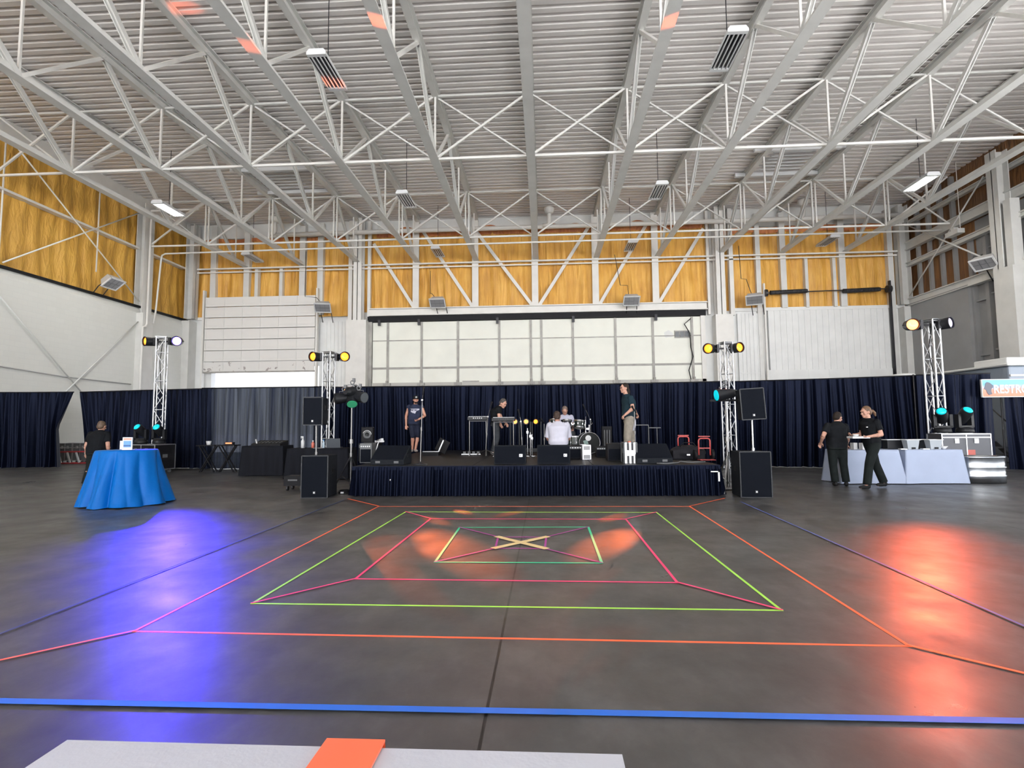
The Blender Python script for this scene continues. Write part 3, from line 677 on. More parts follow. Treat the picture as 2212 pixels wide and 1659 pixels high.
for px, py, lab in ((1700, 350, 'white framed roof hatch with louvres on the restroom sign side'), (612, 392, 'white framed roof hatch with louvres on the foam side')):
    p = at_z(px, py, CZ - .12); t = thing('roof_hatch', lab, 'roof hatch', p, 0, 'roof hatches')
    for s in (-1, 1):
        b = MB(); b.box((0, s * 1.15, 0), (3.6, .16, .16)); b.build('curb', M_LAMPW, t)
    for k in range(6):
        b = MB(); b.box((0, -.75 + k * .3, .06), (1.7, .1, .03), (R(20), 0, 0)); b.build('louvre', M_LAMPW, t)
# ================================================================== DRAPES
def drape_run(name, label, path, top, m, amp=.13, seed=1, gap=None, foot=None, fine=.02):
    """Hangs a pleated cloth along a floor path of (x, y) points."""
    pts = [Vector((p[0], p[1], 0)) for p in path]; L = [0]
    off = Vector((0, .2 * (seed % 2), 0)); pts = [p + off for p in pts]
    if foot is not gapr: pts[0] = pts[0] - (pts[1] - pts[0]).normalized() * .12
    if foot is not gapl: pts[-1] = pts[-1] - (pts[-2] - pts[-1]).normalized() * .12
    for a, c in zip(pts, pts[1:]): L.append(L[-1] + (c - a).length)
    rnd = random.Random(seed); ph = [rnd.uniform(0, 6.28) for _ in range(8)]
    def P(s):
        for i in range(len(pts) - 1):
            if s <= L[i + 1] or i == len(pts) - 2:
                t = (s - L[i]) / max(1e-6, L[i + 1] - L[i]); d = (pts[i + 1] - pts[i]).normalized()
                return pts[i].lerp(pts[i + 1], t), Vector((d.y, -d.x, 0)), d
    def fn(u, v):
        s = u * L[-1]; p, n, d = P(s); z = top * v
        k = .35 + .65 * (1 - v)
        sw = s + .05 * math.sin(v * 2 + ph[6] + s)
        f = .62 * math.sin(sw * 19 + ph[0] + 1.6 * math.sin(sw * 2.3 + ph[1])) + .32 * math.sin(sw * 31 + ph[2] + 2 * math.sin(sw * 1.3 + ph[3])) + .4 * math.sin(sw * 8.3 + ph[4])
        f += .25 * math.sin(sw * 47 + ph[5])
        f *= .2 + .8 * min(1, min(s, L[-1] - s) / .3) if not foot else 1
        q = p + n * (amp * k * f); q.z = .015 + z
        if v > .96: q = p + n * (amp * .18 * f) ; q.z = .015 + z
        if foot: q = foot(q, u, v, d)
        return q
    b = MB(); b.grid(fn, max(30, int(L[-1] / fine)), 14)
    t = thing(name, label, 'curtain', (0, 0, 0), 0, 'black drapes across the hall')
    b.build('cloth', m, t, fix=False)
    b = MB(); b.tube([(p.x, p.y, top + .02) for p in pts], .02, 8); b.build('crossbar', M_BLACK, t)
    for q in (pts[1:2] if foot is gapr else [pts[0]]):
        b = MB(); b.cyl((q.x, q.y + .12, 0), (q.x, q.y + .12, top + .05), .022, n=8); b.box((q.x, q.y + .12, .006), (.4, .3, .012)); b.build('upright', M_DARKST, t)
    return t
DT = 2.66
def gx(px, y): return at_y(px, 900, y).x
A0, A1, A2, A3, A4, A5, A6, A7 = [(gx(px, y), y) for px, y in ((-45, 18.2), (157, 18.6), (160, 18.5), (442, 17.6), (699, 17.6), (768, 17.9), (1562, 17.6), (1995, 16.1))]
def gapl(q, u, v, d):
    k = max(0, (u - .78) / .22); w = [.0, .33, .30, .22, .0]
    s = 1 - v; prof = -.5 * (1 - abs(min(1, s / .75) - .0)) if 0 else 0
    x = .50 * min(1.0, s / .47) ** 1.15 - .16 * max(0, (s - .47) / .53)
    return q - d * (k * x)
def gapr(q, u, v, d):
    k = max(0, 1 - u / .3); s = 1 - v
    return q + d * (k * .60 * s ** .95)
drape_run('drape', 'black drape between the picture edge and the bright open gap', [A0, (gx(60, 18.5), 18.5), A1], DT, M_DRAPE, seed=2, foot=gapl)
drape_run('drape', 'black drape from the bright open gap to the raised overhead door', [A2, (gx(300, 18.0), 18.0), A3], DT, M_DRAPE, seed=3, foot=gapr)
drape_run('drape', 'see-through black drape hanging below the raised overhead door', [A3, (gx(570, 17.6), 17.6), A4], DT, M_SHEER, seed=4, amp=.09)
drape_run('drape', 'black drape behind the rear truss tower beside the stage, next to the see-through one', [A4, A5], DT, M_DRAPE, seed=5)
drape_run('drape', 'wide black drape hanging behind the band', [A5, (gx(1030, 18.2), 18.2), (gx(1290, 18.1), 18.1), A6], DT, M_DRAPE, seed=6)
drape_run('drape', 'black drape behind the two caterers', [A6, (gx(1790, 16.9), 16.9), A7], DT, M_DRAPE, seed=7)
drape_run('drape', 'black drape behind the road case and moving heads, by the trailer steps', [A7, (gx(2135, 15.9), 15.9)], DT, M_DRAPE, seed=8)
drape_run('drape', 'black drape hanging under the restroom sign', [(gx(2196, 15.9), 15.9), (gx(2300, 15.9), 15.9)], 2.38, M_DRAPE, seed=9)
# restroom trailers behind the drape
t = thing('restroom_trailer', 'grey restroom trailer with white roof standing behind the restroom sign', 'trailer', (16.2, 17.3, 0))
b = MB(); b.span((-2.15, 0, .55), (1.9, 3.7, 3.02)); b.span((-1.9, .3, 0), (-1.5, 3.4, .55)); b.span((1.2, .3, 0), (1.6, 3.4, .55)); b.build('body_shell', mat('trailer_grey', (.20, .24, .30), .45), t, .05)
b = MB(); b.span((-2.3, -.15, 3.02), (2.0, 3.8, 3.1)); b.span((-2.1, .1, 3.1), (1.5, 1.4, 3.3)); b.build('roof', M_WHITE, t, .04)
b = MB(); b.span((-1.2, -.04, 2.5), (.6, 0, 2.95)); wf = b.build('window', M_ALUW, t); b = MB(); b.span((-1.12, -.06, 2.57), (.52, -.03, 2.88)); b.build('pane', M_GLASSD, wf)
b = MB(); b.span((-2.14, -.05, 2.70), (-1.4, 0, 2.76)); b.build('awning_rail', M_LAMPW, t)
t = thing('restroom_trailer', 'dark trailer with white roof domes peeking over the drape behind the caterers', 'trailer', (15.0, 21.5, 0))
b = MB(); b.span((-2.2, 0, .5), (1.7, 5, 2.95)); b.span((-1.9, .4, 0), (-1.5, 4.6, .5)); b.span((1.0, .4, 0), (1.4, 4.6, .5)); b.build('body_shell', mat('trailer_navy', (.02, .028, .045), .5), t, .05)
for px, w in ((1972, 1.0), (2052, .55)):
    x = gx(px, 22.0) - 15.0; b = MB(); b.lathe([(w * .5, 2.95), (w * .48, 3.12), (w * .36, 3.24), (.01, 3.27)], (x, .9, 0), 18); b.build('roof_dome', M_WHITE, t)
t = thing('trailer_steps', 'dark metal steps leading up through the drape opening beside the restroom sign', 'steps', (gx(2166, 16.3), 16.3, 0))
for k in range(4):
    b = MB(); b.box((0, .14 + k * .26, .2 * (k + 1) - .02), (.85, .27, .04)); b.build('tread', M_GREYP, t)
for s in (-1, 1):
    b = MB(); b.bar((s * .44, .0, .05), (s * .44, 1.1, .85), .04, .12); b.tube([(s * .46, .1, .2), (s * .46, .1, 1.05), (s * .46, 1.1, 1.85)], .02, 8); b.build('side_rail', M_DARKST, t)
# restroom sign
def sign_mat():
    m = bpy.data.materials.new('sign_print'); m.use_nodes = True; N = m.node_tree.nodes; L = m.node_tree.links; p = N['Principled BSDF']
    tc = N.new('ShaderNodeTexCoord'); sp = N.new('ShaderNodeSeparateXYZ'); L.new(tc.outputs['Object'], sp.inputs[0])
    w = N.new('ShaderNodeTexNoise'); w.inputs['Scale'].default_value = 5; L.new(tc.outputs['Object'], w.inputs['Vector'])
    m1 = N.new('ShaderNodeMath'); m1.operation = 'MULTIPLY_ADD'; m1.inputs[1].default_value = .12; L.new(w.outputs['Fac'], m1.inputs[0]); L.new(sp.outputs['Z'], m1.inputs[2])
    r = N.new('ShaderNodeValToRGB'); e = r.color_ramp.elements
    e[0].position = .04; e[0].color = (.72, .20, .12, 1); e[1].position = .62; e[1].color = (.16, .42, .66, 1); k = e.new(.38); k.color = (.74, .28, .20, 1); k = e.new(.47); k.color = (.42, .45, .55, 1)
    mr = N.new('ShaderNodeMapRange'); mr.inputs[1].default_value = -.15; mr.inputs[2].default_value = .35; L.new(m1.outputs[0], mr.inputs[0]); L.new(mr.outputs[0], r.inputs[0]); L.new(r.outputs[0], p.inputs['Base Color']); p.inputs['Roughness'].default_value = .45
    return m
def text_obj(name, s, size, m, parent, loc, rot=(R(90), 0, 0), ext=.004, sx=1.0):
    c = bpy.data.curves.new(name, 'FONT'); c.body = s; c.size = size; c.extrude = ext; c.offset = size * .022
    o = bpy.data.objects.new(name, c); COL.objects.link(o); dg = bpy.context.evaluated_depsgraph_get()
    me = bpy.data.meshes.new_from_object(o.evaluated_get(dg)); bpy.data.objects.remove(o)
    o = bpy.data.objects.new(name, me); COL.objects.link(o); me.materials.append(m); o.parent = parent; o.location = loc; o.rotation_euler = rot; o.scale = (sx, 1, 1)
    return o
SY = 15.76; p0 = at_y(2120, 839, SY); hh = 36 / FOC * SY / 2; sl = 1.75
t = thing('restroom_sign', 'orange and blue RESTROOMS sign board with a dark animal head, over the trailer steps', 'sign', p0)
b = MB(); b.span((0, -.02, -hh), (sl, .02, hh)); b.build('sign_panel', sign_mat(), t)
b = MB()
for a, c in (((0, -hh), (sl, -hh)), ((0, hh), (sl, hh)), ((0, -hh), (0, hh)), ((sl, -hh), (sl, hh))): b.bar((a[0], 0, a[1]), (c[0], 0, c[1]), .02, .05, (0, 1, 0))
b.build('sign_frame', M_LAMPW, t)
text_obj('lettering', 'RESTROOMS', .325, M_LAMPW, t, (.29, -.026, -.135), sx=.80)
b = MB(); out = [(.10, .14), (.14, .17), (.20, .155), (.25, .11), (.29, .07), (.28, .02), (.24, -.02), (.235, -.09), (.26, -.16), (.17, -.19), (.12, -.12), (.10, -.05), (.05, -.02), (.075, .06)]
b.prism([(x, z) for x, z in out], 'y', -.03, -.02); b.build('animal_head', mat('sign_dark_print', (.08, .09, .12), .5), t)
# ================================================================== STAGE
SX0, SX1, SF, SBK, SH = -3.74, 3.27, 10.62, 17.3, .58
t = thing('stage', 'low black stage with pleated skirt carrying the band', 'stage', (0, SF, 0))
b = MB()
for i in range(3):
    for j in range(3):
        w = (SX1 - SX0) / 3; d = (SBK - SF) / 3
        b.span((SX0 + i * w + .006, j * d + .03, SH - .1), (SX0 + (i + 1) * w - .006, (j + 1) * d - .006 + .03, SH))
b.build('deck', mat('stage_deck_black', (.006, .006, .008), .5, var=.35, scale=3, spec=.2), t)
for i in range(4):
    for j in range(4):
        x = SX0 + .1 + (SX1 - SX0 - .2) * i / 3; y = .2 + (SBK - SF - .4) * j / 3; b = MB(); b.cyl((x, y, 0), (x, y, SH - .1), .03, n=8); b.build('leg', M_DARKST, t)
def skirt(path, z1, seed, name='skirt'):
    pts = [Vector((p[0], p[1], 0)) for p in path]; L = [0]
    for a, c in zip(pts, pts[1:]): L.append(L[-1] + (c - a).length)
    rnd = random.Random(seed); n_ = int(L[-1] / .115); jit = [rnd.uniform(-.4, .4) for _ in range(n_ + 2)]; am = [rnd.uniform(.5, 1.2) for _ in range(n_ + 2)]
    def fn(u, v):
        s = u * L[-1]; i = min(len(pts) - 2, max(k for k in range(len(pts) - 1) if s >= L[k] - 1e-6)); d = (pts[i + 1] - pts[i]).normalized(); p = pts[i] + d * (s - L[i]); n = Vector((d.y, -d.x, 0))
        c = s / .115; k = int(c); f = math.cos(2 * PI * c + jit[k] * math.sin(PI * (c - k))) * am[k] + .3 * math.sin(c * 1.7 + 2 * v)
        w = .014 if v > .93 else .042 * (1.25 - .6 * v)
        q = p + n * (.035 + w * f + .05 * (1 - v)); q.z = .01 + v * z1; return q
    b = MB(); b.grid(fn, int(L[-1] / .014), 8); return b.build(name, M_SKIRT, t, fix=False)
skirt([(SX0, 6.6), (SX0, 0), (SX1, 0), (SX1, 6.6)], SH - .03, 3)
b = MB(); b.span((SX0 - .03, -.035, SH - .08), (SX1 + .03, .0, SH - .005)); b.span((SX1, 0, SH - .08), (SX1 + .03, 6.6, SH - .005)); b.span((SX0 - .03, 0, SH - .08), (SX0, 6.6, SH - .005)); b.build('edge_trim', M_SKIRT, t)
b = MB(); b.span((SX1 - .18, -.15, SH - .13), (SX1 - .02, -.14, SH - .11)); b.span((SX1 - .05, -.15, SH - .30), (SX1 - .02, -.14, SH - .11)); b.build('white_corner_tape', M_WHITE, t)
b = MB(); p = at_y(846, 1036, SF) - Vector((0, SF, 0)); b.ell(p + Vector((0, -.08, 0)), (.018, .008, .018)); b.build('white_tag', M_WHITE, t)
# ---- loudspeakers
def cabinet(name, lab, loc, rz, w, d, h, grp, badge=True, tiltm=None):
    t = thing(name, lab, 'loudspeaker', loc, rz, grp)
    b = MB(); b.span((-w / 2, -d / 2 + .02, 0), (w / 2, d / 2, h)); o = b.build('cabinet', M_CARPET, t, .012)
    b = MB(); b.span((-w / 2 + .015, -d / 2, .02), (w / 2 - .015, -d / 2 + .022, h - .02)); g = b.build('front_grille', M_GRILLE, t)
    b = MB()
    for a, c in (((-w / 2, 0), (w / 2, 0)), ((-w / 2, h), (w / 2, h)), ((-w / 2, 0), (-w / 2, h)), ((w / 2, 0), (w / 2, h))): b.bar((a[0], -d / 2 + .005, a[1]), (c[0], -d / 2 + .005, c[1]), .018, .018)
    b.build('edge_trim', mat('worn_edge_grey', (.05, .053, .058), .5), t)
    if badge:
        b = MB(); b.span((-.022, -d / 2 - .008, h * .10), (.022, -d / 2, h * .10 + .045)); bo = b.build('badge', M_GREYP, t)
        b = MB(); b.span((-.009, -d / 2 - .012, h * .10 + .010), (.009, -d / 2 - .006, h * .10 + .034)); b.build('badge_mark', M_ALUW, bo)
    for s in (-1, 1):
        b = MB(); b.span((s * w / 2 - .006, -.07, h * .55), (s * w / 2 + .006, .07, h * .55 + .09)); b.build('handle', M_BLACK, t)
    return t
pl = at_z(676, 1076); pl.y += .3
cabinet('subwoofer', 'black subwoofer on the floor at the DJ table end of the stage', pl, R(4), .50, .6, .80, 'subwoofers on the floor')
pr = at_z(1637, 1075); pr.y += .3
cabinet('subwoofer', 'black subwoofer on the floor at the caterers end of the stage', pr, R(-3), .545, .6, .83, 'subwoofers on the floor')
for nm, p, zt, px0, px1, yt, yb_, lab in (('speaker_pole', pl, .80, 683, 683, 858, 918, 'DJ table'), ('speaker_pole', pr, .83, 1627, 1624, 842, 906, 'caterers')):
    b = MB(); q0 = at_y(px0, 980, p.y); q1 = at_y(px1, yb_, p.y)
    b.cyl((q0.x, p.y, zt - .0), (q1.x, p.y, q1.z + .02), .018, n=12); b.cyl((q0.x, p.y, zt), (q0.x, p.y, zt + .06), .03)
    tag(b.build(nm, M_ALU if lab == 'caterers' else M_STAND), 'slim metal pole rising from the subwoofer at the %s end' % lab, 'pole', 'speaker poles')
    c0 = at_y(681 if lab == 'DJ table' else 1624, yb_, p.y); hgt = (yb_ - yt) / FOC * p.y
    s = cabinet('loudspeaker', 'black loudspeaker raised on a pole at the %s end of the stage' % lab, c0, R(6 if lab == 'DJ table' else -6), .37 if lab == 'DJ table' else .42, .36, hgt, 'loudspeakers on poles')
    if lab == 'caterers': s.rotation_euler = (0, R(-3), R(-6))
def wedge(lab, px, py, y, w, rz, front=True):
    p = at_y(px, py, y); t = thing('floor_monitor', lab, 'loudspeaker', (p.x, y, SH), rz, 'floor monitors along the stage front')
    d, h = .42, .37
    prof = [(-d / 2, 0), (d / 2, 0), (d / 2, .12), (.02, h), (-d / 2 + .03, h)] if front else [(-d / 2, .0), (d / 2, 0), (d / 2, h), (d / 2 - .06, h), (-d / 2, .10)]
    b = MB(); b.prism(prof, 'x', -w / 2, w / 2); b.build('cabinet', M_CARPET, t, .01)
    b = MB()
    if front: b.loft([[Vector((x, -d / 2 - .006, .02)), Vector((x, -d / 2 + .025, h - .02)), Vector((x, -d / 2 + .04, h - .02)), Vector((x, -d / 2 + .01, .02))] for x in (-w / 2 + .02, w / 2 - .02)], smooth=False)
    else: b.loft([[Vector((x, -d / 2 - .004, .11)), Vector((x, d / 2 - .07, h + .006)), Vector((x, d / 2 - .07, h - .02)), Vector((x, -d / 2 + .02, .11))] for x in (-w / 2 + .02, w / 2 - .02)], smooth=False)
    b.build('front_grille', M_GRILLE, t)
    if front:
        b = MB(); b.box((w / 2 - .10, -d / 2 - .006, .17), (.065, .012, .055)); bo = b.build('badge', M_ALUW, t)
        b = MB(); b.box((w / 2 - .115, -d / 2 - .014, .17), (.012, .006, .03)); b.box((w / 2 - .09, -d / 2 - .014, .178), (.014, .006, .014)); b.build('badge_mark', M_BLACK, bo)
    else:
        b = MB(); b.M = Matrix.Translation((.02, -.0, .235)) @ Matrix.Rotation(R(40), 4, 'X')
        st = [(math.cos(a) * r_, math.sin(a) * r_) for a, r_ in [(k * PI / 4 + PI / 4, .075 if k % 2 == 0 else .028) for k in range(8)]]; b.prism(st, 'z', -.004, .008); b.build('star_vent', M_BLACK, t)
        for sx in (-1, 1): b = MB(); b.span((sx * .2 - .05, -d / 2 - .004, .03), (sx * .2 + .05, -d / 2, .075)); b.build('socket_plate', M_GREYP, t)
    for s in (-1, 1): b = MB(); b.span((s * w / 2 - .004, -.05, .14), (s * w / 2 + .006, .05, .2)); b.build('handle', M_BLK2, t)
    return t
wedge('floor monitor in front of the keyboard player', 1103, 1000, 11.2, .64, 0)
wedge('floor monitor in front of the kneeling person in white', 1196, 1000, 11.2, .66, 0)
wedge('floor monitor with a dark star vent, beside the lighting stand at the singer end', 845, 1000, 11.15, .72, R(-8), False)
wedge('floor monitor with a dark star vent, beside the black bag near the hand trucks', 1408, 998, 11.2, .72, R(6), False)
# ---- truss towers
def tower(lab, px, py_top, y, rz, pxb):
    p = at_y(px, py_top, y); H_ = p.z; q = at_y(pxb, 960, y); hw = .135
    t = thing('truss_tower', lab, 'truss tower', (p.x, y, 0), rz, 'aluminium truss towers')
    cs = [(-hw, -hw), (hw, -hw), (hw, hw), (-hw, hw)]
    for c in cs: b = MB(); b.cyl((c[0], c[1], .02), (c[0], c[1], H_), .025, n=12); b.build('main_tube', M_ALUW, t)
    n = int(H_ / .46)
    for f in range(4):
        a, c = cs[f], cs[(f + 1) % 4]; b = MB()
        for k in range(n):
            z0 = .08 + (H_ - .12) * k / n; z1 = .08 + (H_ - .12) * (k + 1) / n
            if k % 2 == 0: b.cyl((a[0], a[1], z0), (c[0], c[1], z1), .011, n=6)
            else: b.cyl((c[0], c[1], z0), (a[0], a[1], z1), .011, n=6)
            if k % 2 == 0: b.cyl((a[0], a[1], z0), (c[0], c[1], z0), .013, n=6)
        b.cyl((a[0], a[1], H_ - .03), (c[0], c[1], H_ - .03), .02, n=8); b.build('lattice', M_ALUW, t)
    b = MB(); b.box((0, 0, .012), (.6, .6, .024)); b.build('base_plate', M_ALU, t); b = MB(); b.box((0, 0, H_ + .008), (.33, .33, .016)); b.build('top_plate', M_ALU, t)
    b = MB(); b.tube([(.02, -.02, H_ - .1), (-.06, .05, H_ - .8), (.04, -.03, H_ * .55), (-.03, .02, .6), (.03, 0, .1)], .012, 6); b.build('cable', M_BLACK, t)
    return p
T1 = tower('truss tower with the blue lamp, beside the blue table', 351, 729, 17.2, R(20), 345)
T2 = tower('truss tower behind the DJ table and laptop', 711, 761, 17.15, R(-12), 711)
T3 = tower('truss tower beside the stage at the hand truck end', 1568, 740, 16.9, R(14), 1580)
T4 = tower('truss tower with the glowing orange lamp, behind the road case', 2009, 692, 14.6, R(24), 2025)
def spot(name, loc, target, col, power, size, rad=.06, blend=.5):
    d = bpy.data.lights.new(name, 'SPOT'); d.energy = power; d.color = col; d.spot_size = R(size); d.spot_blend = blend; d.shadow_soft_size = rad
    o = bpy.data.objects.new(name, d); o.location = loc; o.rotation_euler = (Vector(target) - Vector(loc)).to_track_quat('-Z', 'Y').to_euler(); COL.objects.link(o); return o
def glow(name, col, e): return mat(name, tuple(min(1, c) for c in col), .3, emit=col, estr=e)
def beam_lamp(lab, top, side, px, py, dirv, m, shell=None):
    """A lamp clamped to the side of a tower top: clamp arm, yoke, drum, lens."""
    c = at_y(px, py, top.y - .05); d = Vector(dirv).normalized()
    t = thing('stage_lamp', lab, 'stage lamp', c, 0, 'lamps on the truss towers')
    b = MB(); b.cyl(c * 0 + d * -.17, d * .13, .135, .15, n=20); b.cyl(d * -.26, d * -.17, .08, .135, n=20); b.build('drum', shell or M_BLK2, t)
    b = MB(); b.cyl(d * .13, d * .19, .15, .155, n=20, cap=False); b.torus(d * .19, .15, .012, d.to_track_quat('Z', 'Y').to_euler(), 22, 6); b.build('hood', shell or M_BLK2, t)
    b = MB(); b.lathe([(.0, .0), (.13, .0), (.115, .03), (.07, .05), (.0, .055)], d * .135, 20, d.to_track_quat('Z', 'Y').to_euler()); b.build('lens', m, t)
    a = Vector((top.x - c.x, .05, 0)); k = a.length
    b = MB(); b.bar(a * .35, a * .92, .05, .05); b.box(a * .45, (.07, .2, .24)); b.build('clamp_arm', M_DARKST, t)
    b = MB(); b.tube([d.cross(Vector((0, 0, 1))).normalized() * .17, Vector((0, 0, 0)) - d * .28 + Vector((0, 0, .02)), d.cross(Vector((0, 0, 1))).normalized() * -.17], .015, 8); b.build('yoke', M_DARKST, t)
    return c, d
AMB = glow('amber_lens', (1, .25, .02), 2.2); ORG = glow('orange_lens', (1, .16, .03), 14); BLU = glow('blue_lens', (.16, .10, 1.0), 16); PAL = glow('pale_lens', (.75, .68, 1), .6); TEAL = glow('teal_lens', (.0, .42, .50), .9); GRN = glow('green_lens', (.03, .22, .11), .35)
beam_lamp('amber stage lamp on the blue-lamp tower, on its foam wall side', T1, -1, 326, 738, (-.5, -.85, -.05), AMB)
cb, db = beam_lamp('blue glowing stage lamp on the tower beside the blue table', T1, 1, 384, 737, (.38, -.9, -.12), BLU)
c2, d2 = beam_lamp('amber stage lamp on the DJ table tower, facing the blue table', T2, -1, 684, 771, (-.35, -.9, -.05), AMB)
c3, d3 = beam_lamp('amber stage lamp on the DJ table tower, facing the stage', T2, 1, 742, 771, (.55, -.8, -.05), AMB)
c4, d4 = beam_lamp('amber stage lamp on the hand truck end tower, facing the stage', T3, -1, 1534, 753, (-.6, -.78, -.08), AMB)
c5, d5 = beam_lamp('amber stage lamp on the hand truck end tower, facing the caterers', T3, 1, 1589, 752, (.4, -.9, .02), AMB)
co, do = beam_lamp('orange glaring stage lamp on the tower behind the road case', T4, -1, 1967, 702, (-.3, -.95, -.1), ORG)
beam_lamp('dim pale stage lamp on the tower behind the road case', T4, 1, 2036, 700, (.5, -.85, .05), PAL)
spot('blue_beam', cb + db * .25, (-3.5, 5.0, 0), (.04, .02, 1.0), 4200, 15, .10, 1.0)
spot('orange_beam', co + do * .25, (3.4, 4.9, 0), (1, .13, .05), 1000, 16, .10, 1.0)
for c, d, hits in ((c3, d3, ((985, 1185, 4.2), (1000, 1106, 1.5))), (c2, d2, ((940, 1124, 1.7), (1150, 1275, 5.0), (900, 1215, 4.5))), (c4, d4, ((1310, 1172, 3.6), (1100, 1110, 1.7))), (c5, d5, ((1325, 1118, 1.9), (1230, 1330, 5.0)))):
    for px, py, sz in hits:
        spot('amber_beam', c + d * .25, at_z(px, py), (1, .17, .04), 24000 if sz < 4.3 else 5000, sz, .02, .9)
for px, py, z, src in ((815, 45, 10.1, c4), (537, 100, 10.1, c4), (722, 182, 10.1, c4), (425, 35, 12.4, c4), (1452, 45, 10.1, c3)):
    spot('amber_beam', src + Vector((0, -.25, .05)), at_z(px, py, z), (1, .16, .05), 24000, 2.2, .02, .8)
# ---- moving heads on road cases
def moving_head(lab, loc, rz, dirv, lensm):
    t = thing('moving_head', lab, 'stage lamp', loc, rz, 'moving head lamps on the road cases')
    b = MB(); b.lathe([(.17, 0), (.19, .02), (.17, .11), (.10, .13)], (0, 0, 0), 20); b.build('base', M_BLK2, t)
    b = MB()
    for s in (-1, 1): b.loft([[Vector((s * .17 + a, c, z)) for a, c in ((-.035, -.06), (.035, -.06), (.035, .06), (-.035, .06))] for z in (.13, .30, .44)], smooth=False)
    b.box((0, 0, .145), (.38, .12, .05)); b.build('yoke', M_BLK2, t)
    d = Vector(dirv).normalized(); c = Vector((0, 0, .40))
    b = MB(); b.cyl(c - d * .16, c + d * .12, .12, .13, n=20); b.cyl(c - d * .24, c - d * .16, .07, .12, n=20); b.cyl(c + d * .12, c + d * .2, .13, .12, n=20); b.build('head', M_BLK2, t)
    b = MB(); b.lathe([(0, 0), (.10, 0), (.075, .025), (0, .04)], c + d * .2, 20, d.to_track_quat('Z', 'Y').to_euler()); b.build('lens', lensm, t)
    return t
def road_case(lab, loc, rz, w, d, h, m=None, casters=True, split=None, cat='road case', em=None):
    t = thing('road_case', lab, cat, loc, rz, 'road cases'); m = m or M_BLACK; z0 = .12 if casters else 0
    b = MB(); b.span((-w / 2, -d / 2, z0), (w / 2, d / 2, h)); b.build('shell', m, t)
    b = MB(); e = .022
    for x in (-w / 2, w / 2):
        for y in (-d / 2, d / 2): b.bar((x, y, z0), (x, y, h), e, e)
        for z in (z0, h): b.bar((x, -d / 2, z), (x, d / 2, z), e, e)
    for y in (-d / 2, d / 2):
        for z in (z0, h): b.bar((-w / 2, y, z), (w / 2, y, z), e, e)
    if split: b.bar((-w / 2, -d / 2 - .002, split), (w / 2, -d / 2 - .002, split), e, e); b.bar((0, -d / 2 - .002, z0), (0, -d / 2 - .002, h), e, e)
    b.build('edging', em or M_ALUW, t)
    for x in (-.2, .2):
        b = MB(); b.box((x * w, -d / 2 - .01, h - .16 if split else (z0 + h) / 2), (.09, .02, .11)); b.box((x * w, -d / 2 - .024, h - .15 if split else (z0 + h) / 2), (.035, .012, .05)); b.build('latch', M_ALU, t)
    for s in (-1, 1):
        b = MB(); b.box((s * (w / 2 + .006), 0, h * .6), (.012, .16, .1)); b.build('handle', M_GREYP, t)
    if casters:
        for x in (-1, 1):
            for y in (-1, 1): b = MB(); b.cyl((x * (w / 2 - .1) - .02, y * (d / 2 - .1), .05), (x * (w / 2 - .1) + .02, y * (d / 2 - .1), .05), .05); b.box((x * (w / 2 - .1), y * (d / 2 - .1), .1), (.05, .06, .06)); b.build('caster', M_GREYP, t)
    return t
pc = at_y(326, 1018, 16.25); pc.z = 0
road_case('black road case with silver edges behind the blue table', pc, R(-14), 1.08, .7, .86, split=.62)
moving_head('moving head with teal lens, drape gap end of the case behind the blue table', (pc.x - .36, pc.y, .885), 0, (-.15, -.75, .6), TEAL)
moving_head('moving head with teal lens beside the tower tube, on the case behind the blue table', (pc.x + .26, pc.y - .05, .885), 0, (.05, -.8, .55), TEAL)
pc = at_y(2072, 985, 13.75)
rc = road_case('dark road case with bright silver edging behind the metal tub', (pc.x, 13.75, 0), R(-6), 1.02, .6, 1.06, mat('case_grey', (.07, .075, .09), .4), split=.98)
b = MB(); b.box((.08, -.305, .62), (.18, .004, .14)); b.build('red_sticker', mat('red_sticker', (.45, .10, .08), .5), rc)
b = MB(); b.box((.33, -.305, .5), (.17, .006, .1)); b.build('label_plate', M_LAMPW, rc)
moving_head('moving head with teal lens, in front of the tower with the orange lamp', (pc.x - .36, 13.72, 1.085), R(-8), (-.35, -.7, .55), TEAL)
moving_head('moving head with teal lens standing above the metal tub', (pc.x + .17, 13.75, 1.085), R(10), (-.1, -.7, .7), TEAL)
